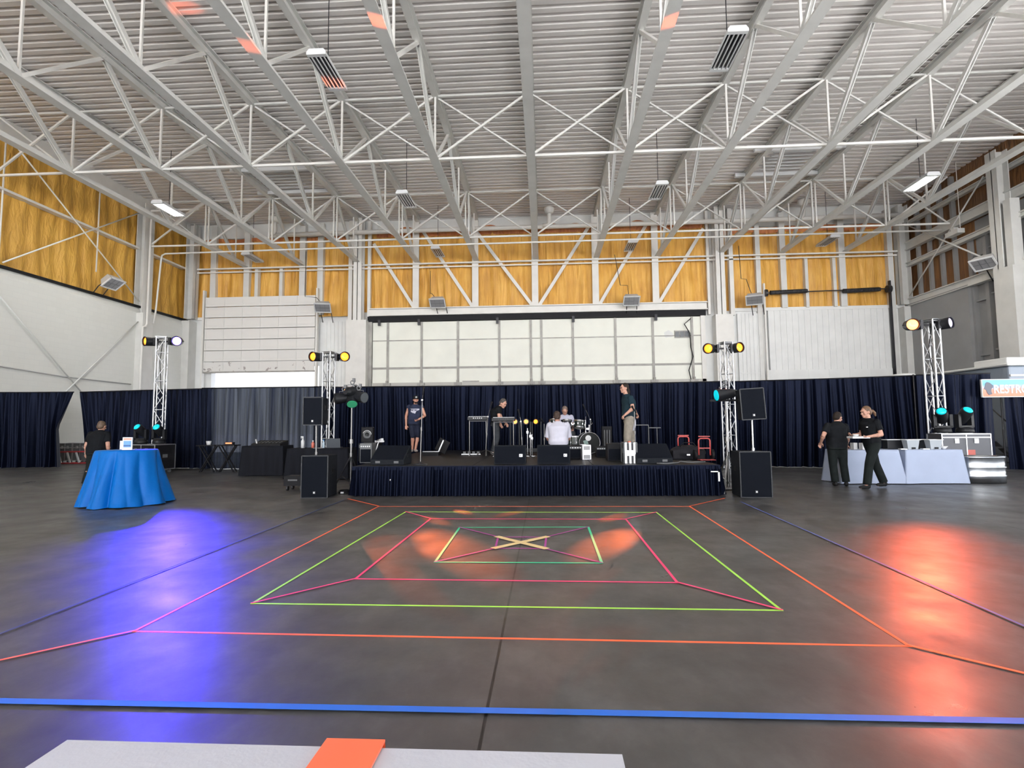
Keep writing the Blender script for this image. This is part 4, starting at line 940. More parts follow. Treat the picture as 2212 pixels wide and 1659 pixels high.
# ---- lighting stands
def light_stand(lab, px, y, pxtop, top_py, cans, brace_to):
    p = at_y(px, 1000, y); x, t0 = p.x, 0; q = at_y(pxtop, top_py, y); H_ = q.z
    t = thing('lighting_stand', lab, 'lighting stand', (x, y, 0), 0, 'tripod lighting stands')
    b = MB(); b.cyl((0, 0, .12), (0, 0, 1.05), .025); b.build('lower_pole', M_STAND, t); b = MB(); b.cyl((0, 0, 1.0), (0, 0, H_), .018); b.build('upper_pole', M_STAND, t)
    b = MB(); b.cyl((0, 0, 1.0), (0, 0, 1.09), .05); b.build('collar', M_STAND, t); b = MB(); b.cyl((0, 0, .72), (0, 0, .8), .04); b.build('collar', M_STAND, t)
    for k in range(3):
        a = k * 2 * PI / 3 + (PI / 3 if px < 1000 else 0); d = Vector((math.cos(a), math.sin(a), 0)); b = MB(); b.bar(Vector((0, 0, .75)), d * .38 + Vector((0, 0, .02)), .025, .025); b.bar(Vector((0, 0, .18)), d * .22 + Vector((0, 0, .35)), .02, .015); b.build('leg', M_DARKST if px < 1000 else M_ALU, t)
    b = MB(); b.bar((-.3, 0, H_), (.3, 0, H_), .04, .04); b.build('crossbar', M_BLACK, t)
    for (dx, dz, dr, m) in cans:
        d = Vector(dr).normalized(); c = Vector((dx, -.05, H_ + dz)); b = MB(); b.cyl(c - d * .16, c + d * .17, .09, .12, n=18); b.cyl(c - d * .25, c - d * .16, .05, .09, n=18); co_ = b.build('par_can', M_BLK2, t)
        b = MB(); b.cyl(c + d * .165, c + d * .18, .105, n=18); b.build('lens', m, co_)
        b = MB(); b.tube([c + Vector((-.1, 0, 0)), c + Vector((-.1, .02, .14)), c + Vector((.1, .02, .14)), c + Vector((.1, 0, 0))], .008, 6); b.torus(c + Vector((0, .02, .19)), .04, .012, (PI / 2, 0, 0), 14, 6); b.box(c + Vector((.03, .02, .24)), (.05, .05, .08)); b.build('clamp', M_GREYP, co_)
    return t
light_stand('tripod lighting stand with a cluster of lamps at the singer end of the stage', 758, 11.35, 768, 866, [(-.16, .06, (-.8, -.5, -.1), M_BLK2), (.02, .06, (.25, -.6, -.8), GRN), (.16, .08, (.8, -.4, -.1), M_GLASSD), (.02, .2, (.2, .8, .1), M_GLASSD)], 0)
light_stand('tripod lighting stand with one teal lamp at the hand truck end of the stage', 1572, 11.0, 1566, 865, [(-.02, .12, (-.99, -.10, -.12), TEAL)], 0)
# ================================================================== FLOOR TAPE
def tape(name, lab, p, q, w, m, grp):
    p, q = Vector(p), Vector(q); b = MB(); d = (q - p).normalized(); p = p - d * w * .4; q = q + d * w * .4
    TAPEZ[0] += .00025
    b.bar((p.x, p.y, TAPEZ[0]), (q.x, q.y, TAPEZ[0]), w, .0012); return tag(b.build(name, m), lab, 'floor tape', grp)
TAPEZ = [.001]
def tm(n, c): return mat(n, c, .45, emit=c, estr=0.0)
T_OR = mat('orange_tape', (.95, .14, .05), .5); T_GR = mat('lime_tape', (.42, .85, .10), .5); T_PK = mat('pink_tape', (.90, .06, .20), .5); T_TE = mat('mint_tape', (.05, .62, .32), .5); T_PU = mat('purple_tape', (.42, .05, .32), .5); T_YE = mat('cream_tape', (.95, .72, .36), .5); T_BL = mat('blue_tape', (.02, .14, .62), .5); T_BD = mat('thin_blue_tape', (.08, .12, .42), .5)
SIDE = ['edge toward the camera', 'edge on the sign side', 'edge toward the stage', 'edge on the blue table side']
def rect(name, pts, w, m, kind):
    for i in range(4): tape('floor_tape', '%s tape, %s of the %s square' % (name, SIDE[i], kind), pts[i], pts[(i + 1) % 4], w, m, name + ' tape square')
r1 = [at_z(*p) for p in ((290, 1364), (1964, 1396), (1490, 1094), (818, 1094))]
r2 = [at_z(*p) for p in ((545, 1304), (1688, 1319), (1418, 1107), (876, 1106))]
r3 = [at_z(*p) for p in ((768, 1251), (1463, 1259), (1352, 1122), (930, 1121))]
r4 = [at_z(*p) for p in ((940, 1215), (1300, 1217), (1271, 1139), (993, 1140))]
r5 = [at_z(*p) for p in ((1070, 1185), (1177, 1186), (1180, 1161), (1076, 1161))]
rect('orange', r1, .024, T_OR, 'outermost'); rect('lime', r2, .024, T_GR, 'second'); rect('pink', r3, .026, T_PK, 'third'); rect('mint', r4, .028, T_TE, 'fourth'); rect('purple', r5, .024, T_PU, 'innermost')
for p, q, l in ((r1[0], at_z(0, 1428), 'toward the camera on the blue table side'), (r1[1], at_z(2212, 1456), 'toward the camera on the sign side'), (r1[2], at_z(1565, 1077), 'toward the stage on the subwoofer and caterers side'), (r1[3], at_z(752, 1078), 'toward the stage on the DJ table side')):
    d = q - p; q = p + d * (1.6 if l.startswith('toward the camera') else 1); tape('floor_tape', 'orange tape spoke running %s' % l, p, q, .024, T_OR, 'orange tape spokes')
for i, l in enumerate(('blue table side toward the camera', 'sign side toward the camera', 'sign side toward the stage', 'blue table side toward the stage')):
    tape('floor_tape', 'pink tape spoke between lime and pink squares, %s' % l, r3[i], r2[i], .024, T_PK, 'pink tape spokes')
    tape('floor_tape', 'purple tape spoke between purple and mint squares, %s' % l, r5[i], r4[i], .022, T_PU, 'purple tape spokes')
tape('floor_tape', 'wide cream tape diagonal of the centre X, blue table side to far sign side', r5[0], r5[2], .085, T_YE, 'centre X tape'); tape('floor_tape', 'wide cream tape diagonal of the centre X, sign side to far blue table side', r5[1], r5[3], .085, T_YE, 'centre X tape')
a, c = at_z(0, 1518), at_z(2212, 1562); d = c - a; tape('floor_tape', 'wide blue tape line crossing the floor before the white table', a - d * .6, c + d * .6, .05, T_BL, 'blue tape lines')
a, c = at_z(1600, 1085), at_z(2212, 1355); tape('floor_tape', 'thin blue tape line slanting along the sign side', a, a + (c - a) * 1.15, .022, T_BD, 'blue tape lines')
a, c = at_z(745, 1080), at_z(0, 1372); tape('floor_tape', 'thin faint blue tape line slanting along the blue table side', a, a + (c - a) * 1.1, .02, mat('faint_blue_tape', (.05, .07, .20), .5), 'blue tape lines')
# ================================================================== NEAR WHITE TABLE
TZ = .76
q = [at_z(px, py, TZ) for px, py in ((140, 1604), (1343, 1628))]
yb_ = (q[0].y + q[1].y) / 2; xa, xb = q[0].x, q[1].x; ys = yb_ - 1.6
t = thing('folding_table', 'folding table under the white cloth, in front of the camera', 'table', ((xa + xb) / 2, (yb_ + ys) / 2, 0)); hw = (xb - xa) / 2; hd = (yb_ - ys) / 2
b = MB(); b.span((-hw + .02, -hd + .02, TZ - .05), (hw - .02, hd - .02, TZ - .006)); b.build('table_top', M_GREYP, t)
for sx in (-1, 1):
    for sy in (-1, 1): b = MB(); b.cyl((sx * (hw - .12), sy * (hd - .12), 0), (sx * (hw - .12), sy * (hd - .12), TZ - .05), .014); b.build('leg', M_DARKST, t)
M_LINEN_SKY = mat('white_linen_sky_tint', (.36, .42, .56), .8, var=.03, scale=3, bump=.05, bscale=90)  # white cloth with a blue skylight tint put into its colour
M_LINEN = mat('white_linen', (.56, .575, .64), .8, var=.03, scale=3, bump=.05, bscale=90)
def box_cloth(name, lab, hw, hd, z, drop, loc, m, rz=0, seed=1, amp=.02, flare=.05, corner=.02):
    """A cloth lying on a rectangular table and hanging down all round in soft folds."""
    rnd = random.Random(seed); ph = [rnd.uniform(0, 6.28) for _ in range(6)]; per = []
    n1, n2 = max(8, int(hw * 2 / .03)), max(8, int(hd * 2 / .03))
    for i in range(n1): per.append((-hw + 2 * hw * i / n1, -hd, 0, -1))
    for i in range(n2): per.append((hw, -hd + 2 * hd * i / n2, 1, 0))
    for i in range(n1): per.append((hw - 2 * hw * i / n1, hd, 0, 1))
    for i in range(n2): per.append((-hw, hd - 2 * hd * i / n2, -1, 0))
    N_ = len(per); rows = 12; vs = []
    for r_ in range(rows + 1):
        v = r_ / rows
        for i, (x, y, nx, ny) in enumerate(per):
            s = i * .03; f = math.sin(s * 9 + ph[0] + 1.2 * math.sin(s * 2.1 + ph[1])) * .6 + math.sin(s * 17 + ph[2]) * .25 + .5 * math.sin(s * 4.3 + ph[3])
            cn = max(0, 1 - min(abs(abs(x) - hw) + abs(abs(y) - hd), .25) / .25)
            o = flare * v + amp * v * f + corner * cn * v
            ox = nx + (1 if x > 0 else -1) * cn * (nx == 0); oy = ny + (1 if y > 0 else -1) * cn * (ny == 0)
            vs.append((x + ox * o, y + oy * o, z - drop * v - (.006 if v == 0 else 0) + (.006 if v == 0 else 0)))
    fs = [(r_ * N_ + i, r_ * N_ + (i + 1) % N_, (r_ + 1) * N_ + (i + 1) % N_, (r_ + 1) * N_ + i) for r_ in range(rows) for i in range(N_)]
    fs.append(tuple(range(N_)))
    b = MB(); b.add(vs, fs, True); o = b.build(name, m); o.location = loc; o.rotation_euler = (0, 0, rz)
    tag(o, lab, 'tablecloth', 'white tablecloths' if 'white' in lab else None); o.data.polygons[len(o.data.polygons) - 1].use_smooth = False
    return o
box_cloth('tablecloth', 'white cloth with an orange runner, on the table in front of the camera', hw, hd, TZ + .002, .6, ((xa + xb) / 2, (yb_ + ys) / 2, 0), M_LINEN, seed=4)
ra, rb = at_z(697, 1613, TZ + .006), at_z(826, 1615, TZ + .006)
b = MB(); wv = (rb.x - ra.x); b.add([(ra.x, yb_ + .012, TZ + .006), (rb.x, yb_ + .012, TZ + .006), (rb.x - .015, ys + .1, TZ + .006), (ra.x - .015, ys + .1, TZ + .006), (ra.x, yb_ + .012, TZ + .0105), (rb.x, yb_ + .012, TZ + .0105), (rb.x - .015, ys + .1, TZ + .0105), (ra.x - .015, ys + .1, TZ + .0105)], [(0, 1, 2, 3), (4, 5, 6, 7), (0, 1, 5, 4), (1, 2, 6, 5), (2, 3, 7, 6), (3, 0, 4, 7)])
b.add([(ra.x, yb_ + .01, TZ + .01), (rb.x, yb_ + .01, TZ + .01), (rb.x + .004, yb_ + .075, TZ - .35), (ra.x + .004, yb_ + .075, TZ - .35)], [(0, 1, 2, 3)])
tag(b.build('table_runner', mat('orange_satin', (.93, .10, .015), .38, sheen=.2)), 'orange satin runner across the white cloth in front of the camera', 'table runner')
# ================================================================== BLUE TABLE
bc = at_z(275, 1092); bc = Vector((at_y(275, 980, 9.55).x, 9.55, 0)); BH = .965
t = thing('cocktail_table', 'round table hidden under the blue satin cloth', 'table', bc)
b = MB(); b.cyl((0, 0, BH - .03), (0, 0, BH - .004), .42, n=36); b.build('table_top', M_GREYP, t); b = MB(); b.cyl((0, 0, .03), (0, 0, BH - .03), .04); b.build('stem', M_DARKST, t); b = MB(); b.cyl((0, 0, 0), (0, 0, .03), .28, n=28); b.build('foot_plate', M_DARKST, t)
rnd = random.Random(11); nA = 300; vs = []; rows = 22
CRE = [(-113, .20, .15), (-73, .22, .12), (-158, .16, .2), (-28, .17, .18), (15, .2, .16), (62, .18, .2), (105, .2, .15), (150, .2, .18), (-92, .05, .10), (-132, .07, .08), (-52, .06, .10)]
def clothr(a, v):
    base = .485 + .27 * v ** 1.1 + .05 * max(0, math.cos(a + .2)) * v * v
    cr = 0
    for deg, dep, wd in CRE:
        d = (a - R(deg) - .05 * math.sin(v * 3 + deg) + PI) % (2 * PI) - PI
        cr += dep * math.exp(-(abs(d) / wd) ** 1.3)
    return base - cr * v ** .8 * .9 + .012 * v * math.sin(a * 17 + v * 5)
for r_ in range(rows + 1):
    v = r_ / rows
    for i in range(nA):
        a = 2 * PI * i / nA; rr = clothr(a, v); z = BH * (1 - v) + .004
        if v < .12: z = BH + .004 - (v / .12) ** 2 * .115 * BH; rr = clothr(a, v) - .02 * (1 - v / .12)
        zz = z + .012 * v * (1 - v) * math.sin(a * 11 + v * 9)
        if v == 1: zz = .006 + .02 * abs(math.sin(a * 3.3))
        vs.append((rr * math.cos(a), rr * math.sin(a), zz))
fs = [(r_ * nA + i, (r_ + 1) * nA + i, (r_ + 1) * nA + (i + 1) % nA, r_ * nA + (i + 1) % nA) for r_ in range(rows) for i in range(nA)]
vs.append((0, 0, BH + .004)); fs += [(len(vs) - 1, i, (i + 1) % nA) for i in range(nA)]
b = MB(); b.add(vs, fs, True); o = b.build('tablecloth', mat('blue_satin', (.0003, .105, .40), .42, spec=.12, bump=.35, bscale=6)); o.location = bc
tag(o, 'bright blue satin cloth draped to the floor over the round table', 'tablecloth')
def sign_holder(px, w, h, y, lab, rz, cols):
    p = at_y(px, 973, y); t = thing('sign_holder', lab, 'sign holder', (p.x, y, BH + .008), rz, 'table signs on the blue cloth')
    b = MB(); b.box((0, .03, .004), (w, .09, .008)); b.build('base', M_LAMPW, t); b = MB(); b.box((0, 0, h / 2), (w, .012, h)); b.build('card', M_LAMPW, t)
    if cols:
        b = MB(); b.box((0, -.008, h * .46), (w * .74, .004, h * .5)); b.build('picture', mat('card_blue_print', (.12, .30, .55), .4), t)
        b = MB(); b.box((0, -.010, h * .34), (w * .74, .004, h * .10)); b.build('picture_band', mat('card_navy_print', (.03, .09, .25), .4), t)
        b = MB(); b.box((0, -.008, h * .86), (w * .8, .004, h * .1)); b.build('heading_bar', mat('card_orange_print', (.75, .25, .15), .4), t)
    return t
sign_holder(275, .175, .225, 9.4, 'white table sign with blue picture on the blue cloth', R(4), True)
sign_holder(265, .10, .16, 9.62, 'small white card behind the picture sign on the blue cloth', R(10), False)
# ================================================================== PEOPLE
SKIN = mat('skin', (.44, .24, .175), .55, var=.08, scale=9); SKIN2 = mat('skin_tan', (.34, .18, .13), .55, var=.08, scale=9)
def bake(mb, name, mats, parent, voxel=.012, smooth=3):
    o = mb.build(name, mats, None)
    q = o.modifiers.new('fuse', 'REMESH'); q.mode = 'VOXEL'; q.voxel_size = voxel; q.use_smooth_shade = True
    q = o.modifiers.new('soften', 'SMOOTH'); q.iterations = smooth; q.factor = .5
    dg = bpy.context.evaluated_depsgraph_get(); me = bpy.data.meshes.new_from_object(o.evaluated_get(dg)); me.name = name
    bpy.data.objects.remove(o)
    r = bpy.data.objects.new(name, me); COL.objects.link(r); r.parent = parent
    me.materials.clear()
    for m in (mats if isinstance(mats, (list, tuple)) else [mats]): me.materials.append(m)
    return r
def limb(b, p0, p1, r0, r1, ends=(1, 1)):
    p0, p1 = Vector(p0), Vector(p1); b.cyl(p0, p1, r0, r1, 16)
    if ends[0]: b.ell(p0, r0 * 1.0)
    if ends[1]: b.ell(p1, r1 * 1.0)
def rings(b, cs, n=20):
    """cs: (centre, half width, half depth, right vector, front vector)"""
    b.loft([[Vector(c) + rt * (w * math.copysign(abs(math.cos(2 * PI * i / n)) ** .85, math.cos(2 * PI * i / n))) + fr * (d * math.copysign(abs(math.sin(2 * PI * i / n)) ** .85, math.sin(2 * PI * i / n))) for i in range(n)] for c, w, d, rt, fr in cs])
def hand(b, e, w, nrm, curl=.6, spread=0.0, s=1.0):
    """palm, four unequal bent fingers and a thumb; nrm is the way the palm faces"""
    w = Vector(w); d = (w - Vector(e)).normalized(); n = Vector(nrm); n = (n - d * n.dot(d)).normalized(); k = d.cross(n)
    m = Matrix((k, n, d)).transposed()
    b.ell(w + d * .045 * s, (.040 * s, .017 * s, .055 * s), m)
    for i, (o, L) in enumerate(((-.028, .062), (-.009, .074), (.010, .068), (.028, .052))):
        a = w + d * (.085 * s) + k * (o * s); c1 = curl * (.8 + .12 * i)
        d1 = (d * math.cos(c1) + n * math.sin(c1)); p1 = a + d1 * (L * .55 * s); d2 = (d * math.cos(c1 * 2) + n * math.sin(c1 * 2)); p2 = p1 + d2 * (L * .5 * s)
        limb(b, a - d * .01, p1, .0095 * s, .0088 * s); limb(b, p1, p2, .0088 * s, .0078 * s)
    t0 = w + d * (.022 * s) - k * (.030 * s); t1 = t0 - k * (.028 * s) + d * (.030 * s) + n * .010; t2 = t1 + d * (.030 * s) + n * (.014 + .012 * curl) * s
    limb(b, t0, t1, .0125 * s, .011 * s); limb(b, t1, t2, .011 * s, .009 * s)
def person(name_label, loc, J, skin=None, shirt=None, sleeve=.55, pants=None, pleg=1.0, shoes=None, hair=None, hairstyle='short', girth=1.0, rz=0, look=(0, 0), curl=(.7, .7), palms=((0, -1, 0), (0, -1, 0)), belly=1.0, extras=None, legw=1.0, cat='person'):
    """J: pel chest neck head sa sb ea eb wa wb ha hb ka kb aa ab fa fb (a = the figure's -x side), metres, +z up."""
    skin = skin or SKIN
    J = {k: Vector(v) for k, v in J.items()}
    t = thing('person', name_label, cat, loc, rz)
    rt = (J['sb'] - J['sa']).normalized(); up = (J['neck'] - J['pel']).normalized(); fr = rt.cross(up).normalized() * -1
    fr = up.cross(rt).normalized() * -1 if fr.length == 0 else fr
    # front is -y for a figure whose sb lies toward +x
    fr = Vector((rt.y, -rt.x, 0)).normalized(); hr = (J['hb'] - J['ha']).normalized(); hf = Vector((hr.y, -hr.x, 0)).normalized()
    fr = (fr - up * fr.dot(up)).normalized()
    g = girth
    def torso(k, z0=0):
        w = J['pel'].lerp(J['chest'], .45) + fr * (.03 * (belly - 1) * 2)
        sh = (J['sa'] + J['sb']) / 2
        return [(J['pel'] - up * .07, .155 * g * k, .115 * g * k, hr, hf), (J['pel'] + up * .05, .165 * g * k, .125 * g * k * belly, hr, hf), (w, .155 * g * k, .115 * g * k * belly, (rt + hr).normalized(), (fr + hf).normalized()), (J['chest'], .175 * g * k, .125 * g * k, rt, fr), (J['chest'].lerp(sh, .7), .185 * g * k, .115 * g * k, rt, fr), (sh + up * .015, .15 * g * k, .085 * g * k, rt, fr), (J['neck'], .065 * k, .06 * k, rt, fr)]
    b = MB(); rings(b, torso(.93))
    hd = J['head']; yaw, pit = look; hm = Matrix.Rotation(yaw, 3, 'Z') @ Matrix.Rotation(pit, 3, 'X')   # face looks to -y
    limb(b, J['neck'] - up * .05, hd + hm @ Vector((0, .02, -.06)), .058, .052)
    b.ell(hd + hm @ Vector((0, .012, .02)), (.074, .094, .098), hm); b.ell(hd + hm @ Vector((0, -.022, -.05)), (.056, .066, .066), hm); b.ell(hd + hm @ Vector((0, -.066, -.088)), (.026, .022, .02), hm)
    b.loft([[hd + hm @ Vector(p) for p in ring] for ring in ([(-.008, -.088, .022), (.008, -.088, .022), (.007, -.07, .025), (-.007, -.07, .025)], [(-.017, -.104, -.026), (.017, -.104, -.026), (.014, -.07, -.03), (-.014, -.07, -.03)])], smooth=False)
    b.ell(hd + hm @ Vector((0, -.10, -.022)), (.014, .014, .011), hm); b.ell(hd + hm @ Vector((0, -.078, .038)), (.055, .018, .012), hm)
    b.ell(hd + hm @ Vector((0, -.084, -.056)), (.024, .012, .010), hm)
    for s in (-1, 1): b.ell(hd + hm @ Vector((s * .076, .012, -.005)), (.010, .020, .032), hm); b.ell(hd + hm @ Vector((s * .045, -.06, -.022)), (.024, .022, .02), hm)
    for s, e, w, q, n, c in (('sa', 'ea', 'wa', -1, palms[0], curl[0]), ('sb', 'eb', 'wb', 1, palms[1], curl[1])):
        limb(b, J[s], J[e], .050 * g, .040 * g ** .5); limb(b, J[e], J[w], .040 * g ** .5, .027); b.ell(J[s], .054 * g)
        b.ell(J[e].lerp(J[w], .25), (.044 * g ** .5,) * 3); hand(b, J[e], J[w], n, c)
    for h, k, a, f in (('ha', 'ka', 'aa', 'fa'), ('hb', 'kb', 'ab', 'fb')):
        limb(b, J[h], J[k], .082 * g * legw, .055); limb(b, J[k], J[a], .054, .036); b.ell(J[k].lerp(J[a], .28) - Vector((0, 0, 0)) + hf * -.015, (.058, .058, .085))
        d = J[f]; b.ell(J[a] + d * .07 + Vector((0, 0, -.045)), (.04, .04, .035)); limb(b, J[a] + Vector((0, 0, -.03)), J[a] + d * .14 + Vector((0, 0, -.05)), .038, .03)
    body = bake(b, 'body', skin, t, .0095, 2)
    # eyes, brows, mouth
    e = MB()
    for s in (-1, 1): e.ell(hd + hm @ Vector((s * .031, -.084, .016)), (.012, .007, .007), hm, 10, 6)
    e.build('eyes', mat('eye_dark', (.03, .022, .02), .25), body)
    e = MB(); e.ell(hd + hm @ Vector((0, -.0945, -.056)), (.021, .006, .005), hm, 10, 6); e.build('mouth', mat('lips', (.36, .13, .11), .5), body)
    if shirt:
        b = MB(); tr = torso(1.10); tr[-1] = (J['neck'] + up * .012, .074, .070, rt, fr); rings(b, tr[0:])
        for s, e_ in (('sa', 'ea'), ('sb', 'eb')):
            b.ell(J[s], .066 * g)
            if sleeve > 0: limb(b, J[s], J[s].lerp(J[e_], sleeve), .066 * g, .062 * g, (1, 0))
        bake(b, 'shirt', shirt, t, .011, 2)
    if pants:
        b = MB(); rings(b, [(J['pel'] + up * .06, .168 * g, .126 * g * belly, hr, hf), (J['pel'] - up * .02, .18 * g, .13 * g, hr, hf), (J['pel'] - up * .10, .165 * g, .12 * g, hr, hf)])
        for h, k, a in (('ha', 'ka', 'aa'), ('hb', 'kb', 'ab')):
            lw = legw
            limb(b, J[h], J[k], .095 * g * lw, .075 * lw, (1, 1 if pleg > .5 else 0))
            if pleg > .5: limb(b, J[k], J[k].lerp(J[a], (pleg - .5) * 2), .074 * lw, .072 * lw, (1, 0))
        bake(b, 'trousers', pants, t, .012, 2)
    if shoes:
        for a, f in (('aa', 'fa'), ('ab', 'fb')):
            d = J[f].normalized(); m = Matrix((Vector((-d.y, d.x, 0)).normalized(), d, Vector((0, 0, 1)))).transposed(); b = MB(); c = J[a] + Vector((0, 0, -.045))
            b.ell(c + d * .055, (.046, .135, .04), m); b.ell(c - d * .02 + Vector((0, 0, .015)), (.044, .06, .055), m); b.box(c + d * .05 + Vector((0, 0, -.022)), (.05, .05, .02)); bake(b, 'shoe', shoes, t, .011, 2)
    if hair:
        b = MB()
        if hairstyle in ('short', 'thin', 'pony', 'bun', 'long'):
            b.ell(hd + hm @ Vector((0, .028, .038)), (.083, .094, .094), hm)
            if hairstyle != 'thin': b.ell(hd + hm @ Vector((0, .058, -.01)), (.078, .062, .075), hm)
            else: b.ell(hd + hm @ Vector((0, .05, -.01)), (.08, .06, .05), hm)
        if hairstyle == 'pony':
            p = [hd + hm @ Vector(q) for q in ((0, .10, .0), (0, .15, -.01), (0, .185, -.06), (0, .19, -.13))]; b.tube(p, [.028, .036, .034, .012], 10)
        if hairstyle == 'bun': b.ell(hd + hm @ Vector((0, .075, .075)), (.05, .05, .045), hm)
        if hairstyle == 'long':
            p = [hd + hm @ Vector(q) for q in ((0, .06, -.02), (0, .085, -.10), (0, .10, -.18))]; b.tube(p, [.065, .06, .03], 12)
        bake(b, 'hair', hair, t, .009, 2)
    if extras: extras(t, J, hm, hd, up, rt, fr)
    return t
def cap(m, emblem):
    def f(t, J, hm, hd, up, rt, fr):
        b = MB(); b.ell(hd + hm @ Vector((0, .014, .055)), (.086, .102, .078), hm); b.ell(hd + hm @ Vector((0, .02, .03)), (.087, .102, .03), hm); b.ell(hd + hm @ Vector((0, -.125, .045)), (.07, .075, .010), hm); c = bake(b, 'cap', m, t, .008, 2)
        if emblem:
            b = MB(); b.ell(hd + hm @ Vector((0, -.083, .082)), (.026, .012, .024), hm, 14, 8); o = b.build('emblem', M_LAMPW, c); b = MB(); b.ell(hd + hm @ Vector((.002, -.094, .082)), (.010, .004, .010), hm, 10, 6); b.build('emblem_mark', mat('emblem_green', (.05, .18, .12), .5), o)
    return f
C_NAVY = mat('navy_cotton', (.022, .028, .055), .85, var=.25, scale=9); C_BLACK = mat('black_cotton', (.007, .008, .010), .9, var=.3, scale=9); C_SHORT = mat('dark_shorts_cloth', (.014, .017, .032), .8, var=.25, scale=9)
C_WHITE = mat('white_shirt_cotton', (.50, .50, .58), .8, var=.06, scale=9); C_LAV = mat('pale_polo_cotton', (.40, .40, .50), .8, var=.08, scale=12); C_TEAL = mat('dark_teal_cotton', (.012, .027, .038), .85, var=.25, scale=9)
C_JEAN = mat('charcoal_denim', (.040, .044, .050), .85, var=.25, scale=12); C_KHAKI = mat('khaki_cotton', (.23, .205, .17), .85, var=.25, scale=7); C_WORK = mat('black_work_trousers', (.009, .012, .012), .8, var=.3, scale=9)
H_DARK = mat('dark_hair', (.022, .016, .013), .6, var=.4, scale=30); H_BROWN = mat('brown_hair', (.10, .05, .024), .55, var=.4, scale=30); H_GREY = mat('grey_hair', (.12, .085, .068), .6, var=.3, scale=30); H_BLOND = mat('ash_blond_hair', (.085, .052, .032), .6, var=.35, scale=30)
SH_BLK = mat('black_shoe', (.014, .014, .015), .5); SH_MIX = mat('pale_sneaker', (.26, .24, .23), .6, var=.3, scale=14)
# singer
def singer_x(t, J, hm, hd, up, rt, fr):
    cap(mat('black_cap', (.012, .012, .013), .7), True)(t, J, hm, hd, up, rt, fr)
    b = MB(); b.ell(hd + hm @ Vector((0, -.045, -.075)), (.052, .05, .042), hm); bake(b, 'beard', H_DARK, t, .008, 2)
    c = J['chest'] + fr * .155 - up * .015; b = MB(); b.M = Matrix.Translation(c) @ Matrix((rt, -fr, up)).transposed().to_4x4()
    pts = [(-.135, .085), (.12, .09), (.15, .03), (.14, -.04), (.13, -.10), (-.13, -.115)]
    b.grid(lambda u, v: ((-.14 + .28 * u) + .012 * math.sin(v * 9), .05 * (abs(u - .5) * 2) ** 2.2 - .012, -.115 + .2 * v), 12, 6); g_ = b.build('shirt_print', C_WHITE, t)
    b = MB(); b.M = Matrix.Translation(c) @ Matrix((rt, -fr, up)).transposed().to_4x4(); b.ell((-.05, -.016, .035), (.035, .006, .012)); b.ell((.045, -.014, .035), (.035, .006, .012)); b.ell((.09, .0, -.01), (.02, .006, .04)); b.box((0, -.016, .066), (.2, .006, .012)); b.build('print_detail', C_NAVY, g_)
p = at_z(899, 973, SH); p.y = 16.3; p.x = at_y(893, 960, 16.3).x
person('bearded person in a black cap and sleeveless navy shirt singing at the microphone', (p.x, p.y, SH), dict(
    pel=(.02, 0, .92), chest=(.06, .0, 1.23), neck=(.055, -.01, 1.42), head=(.075, -.03, 1.565), sa=(-.14, .02, 1.355), sb=(.245, .0, 1.35), ea=(-.235, .04, 1.08), eb=(.355, -.04, 1.09), wa=(-.215, -.03, .80), wb=(.19, -.26, .955),
    ha=(-.07, 0, .88), hb=(.11, 0, .88), ka=(-.01, -.06, .48), kb=(.125, .03, .48), aa=(-.045, .05, .085), ab=(.06, .02, .085), fa=(.15, -1, 0), fb=(.5, -.85, 0)),
    skin=mat('skin_warm', (.44, .22, .155), .55, var=.08, scale=9), shirt=C_NAVY, sleeve=.08, pants=C_SHORT, pleg=.53, shoes=SH_MIX, girth=1.14, look=(R(22), R(4)), belly=1.18, extras=singer_x, curl=(.5, 1.25), palms=((.3, -1, 0), (-.3, .3, 1)), legw=.95)
# keyboard player, profile, bending
p = at_y(1066, 980, 14.4)
person('person in a black T-shirt bending over the keyboards', (p.x, 14.4, SH), dict(
    pel=(.07, 0, .86), chest=(.055, -.03, 1.13), neck=(.18, -.06, 1.275), head=(.275, -.11, 1.345), sa=(.16, -.24, 1.19), sb=(.09, .14, 1.22), ea=(.18, -.30, .99), eb=(.20, .17, .98), wa=(.215, -.33, .84), wb=(.34, -.08, .83),
    ha=(.07, -.09, .83), hb=(.05, .09, .83), ka=(.11, -.10, .46), kb=(.07, .10, .45), aa=(.02, -.10, .085), ab=(-.02, .11, .085), fa=(.85, -.5, 0), fb=(.9, -.3, 0)),
    shirt=C_BLACK, sleeve=.6, pants=C_JEAN, shoes=SH_MIX, hair=mat('greying_dark_hair', (.07, .06, .055), .6, var=.5, scale=30), girth=1.06, look=(R(52), R(32)), curl=(.5, .5), palms=((.4, 0, -1), (0, 0, -1)))
# drummer, seated
p = at_y(1221, 960, 15.4)
person('person in a pale polo shirt seated behind the drum kit, looking down', (p.x, 15.55, SH), dict(
    pel=(0, 0, .60), chest=(0, -.07, .90), neck=(0, -.14, 1.06), head=(0.0, -.215, 1.165), sa=(-.18, -.10, .99), sb=(.18, -.10, .99), ea=(-.25, -.14, .74), eb=(.25, -.15, .73), wa=(-.16, -.36, .70), wb=(.21, -.36, .66),
    ha=(-.10, -.03, .56), hb=(.10, -.03, .56), ka=(-.20, -.42, .54), kb=(.20, -.42, .54), aa=(-.20, -.40, .085), ab=(.20, -.40, .085), fa=(0, -1, 0), fb=(0, -1, 0)),
    skin=SKIN2, shirt=C_LAV, sleeve=.62, pants=C_JEAN, shoes=SH_BLK, hair=H_GREY, hairstyle='thin', girth=1.05, look=(0, R(38)), curl=(1.1, 1.1), palms=((0, 0, -1), (0, 0, -1)))
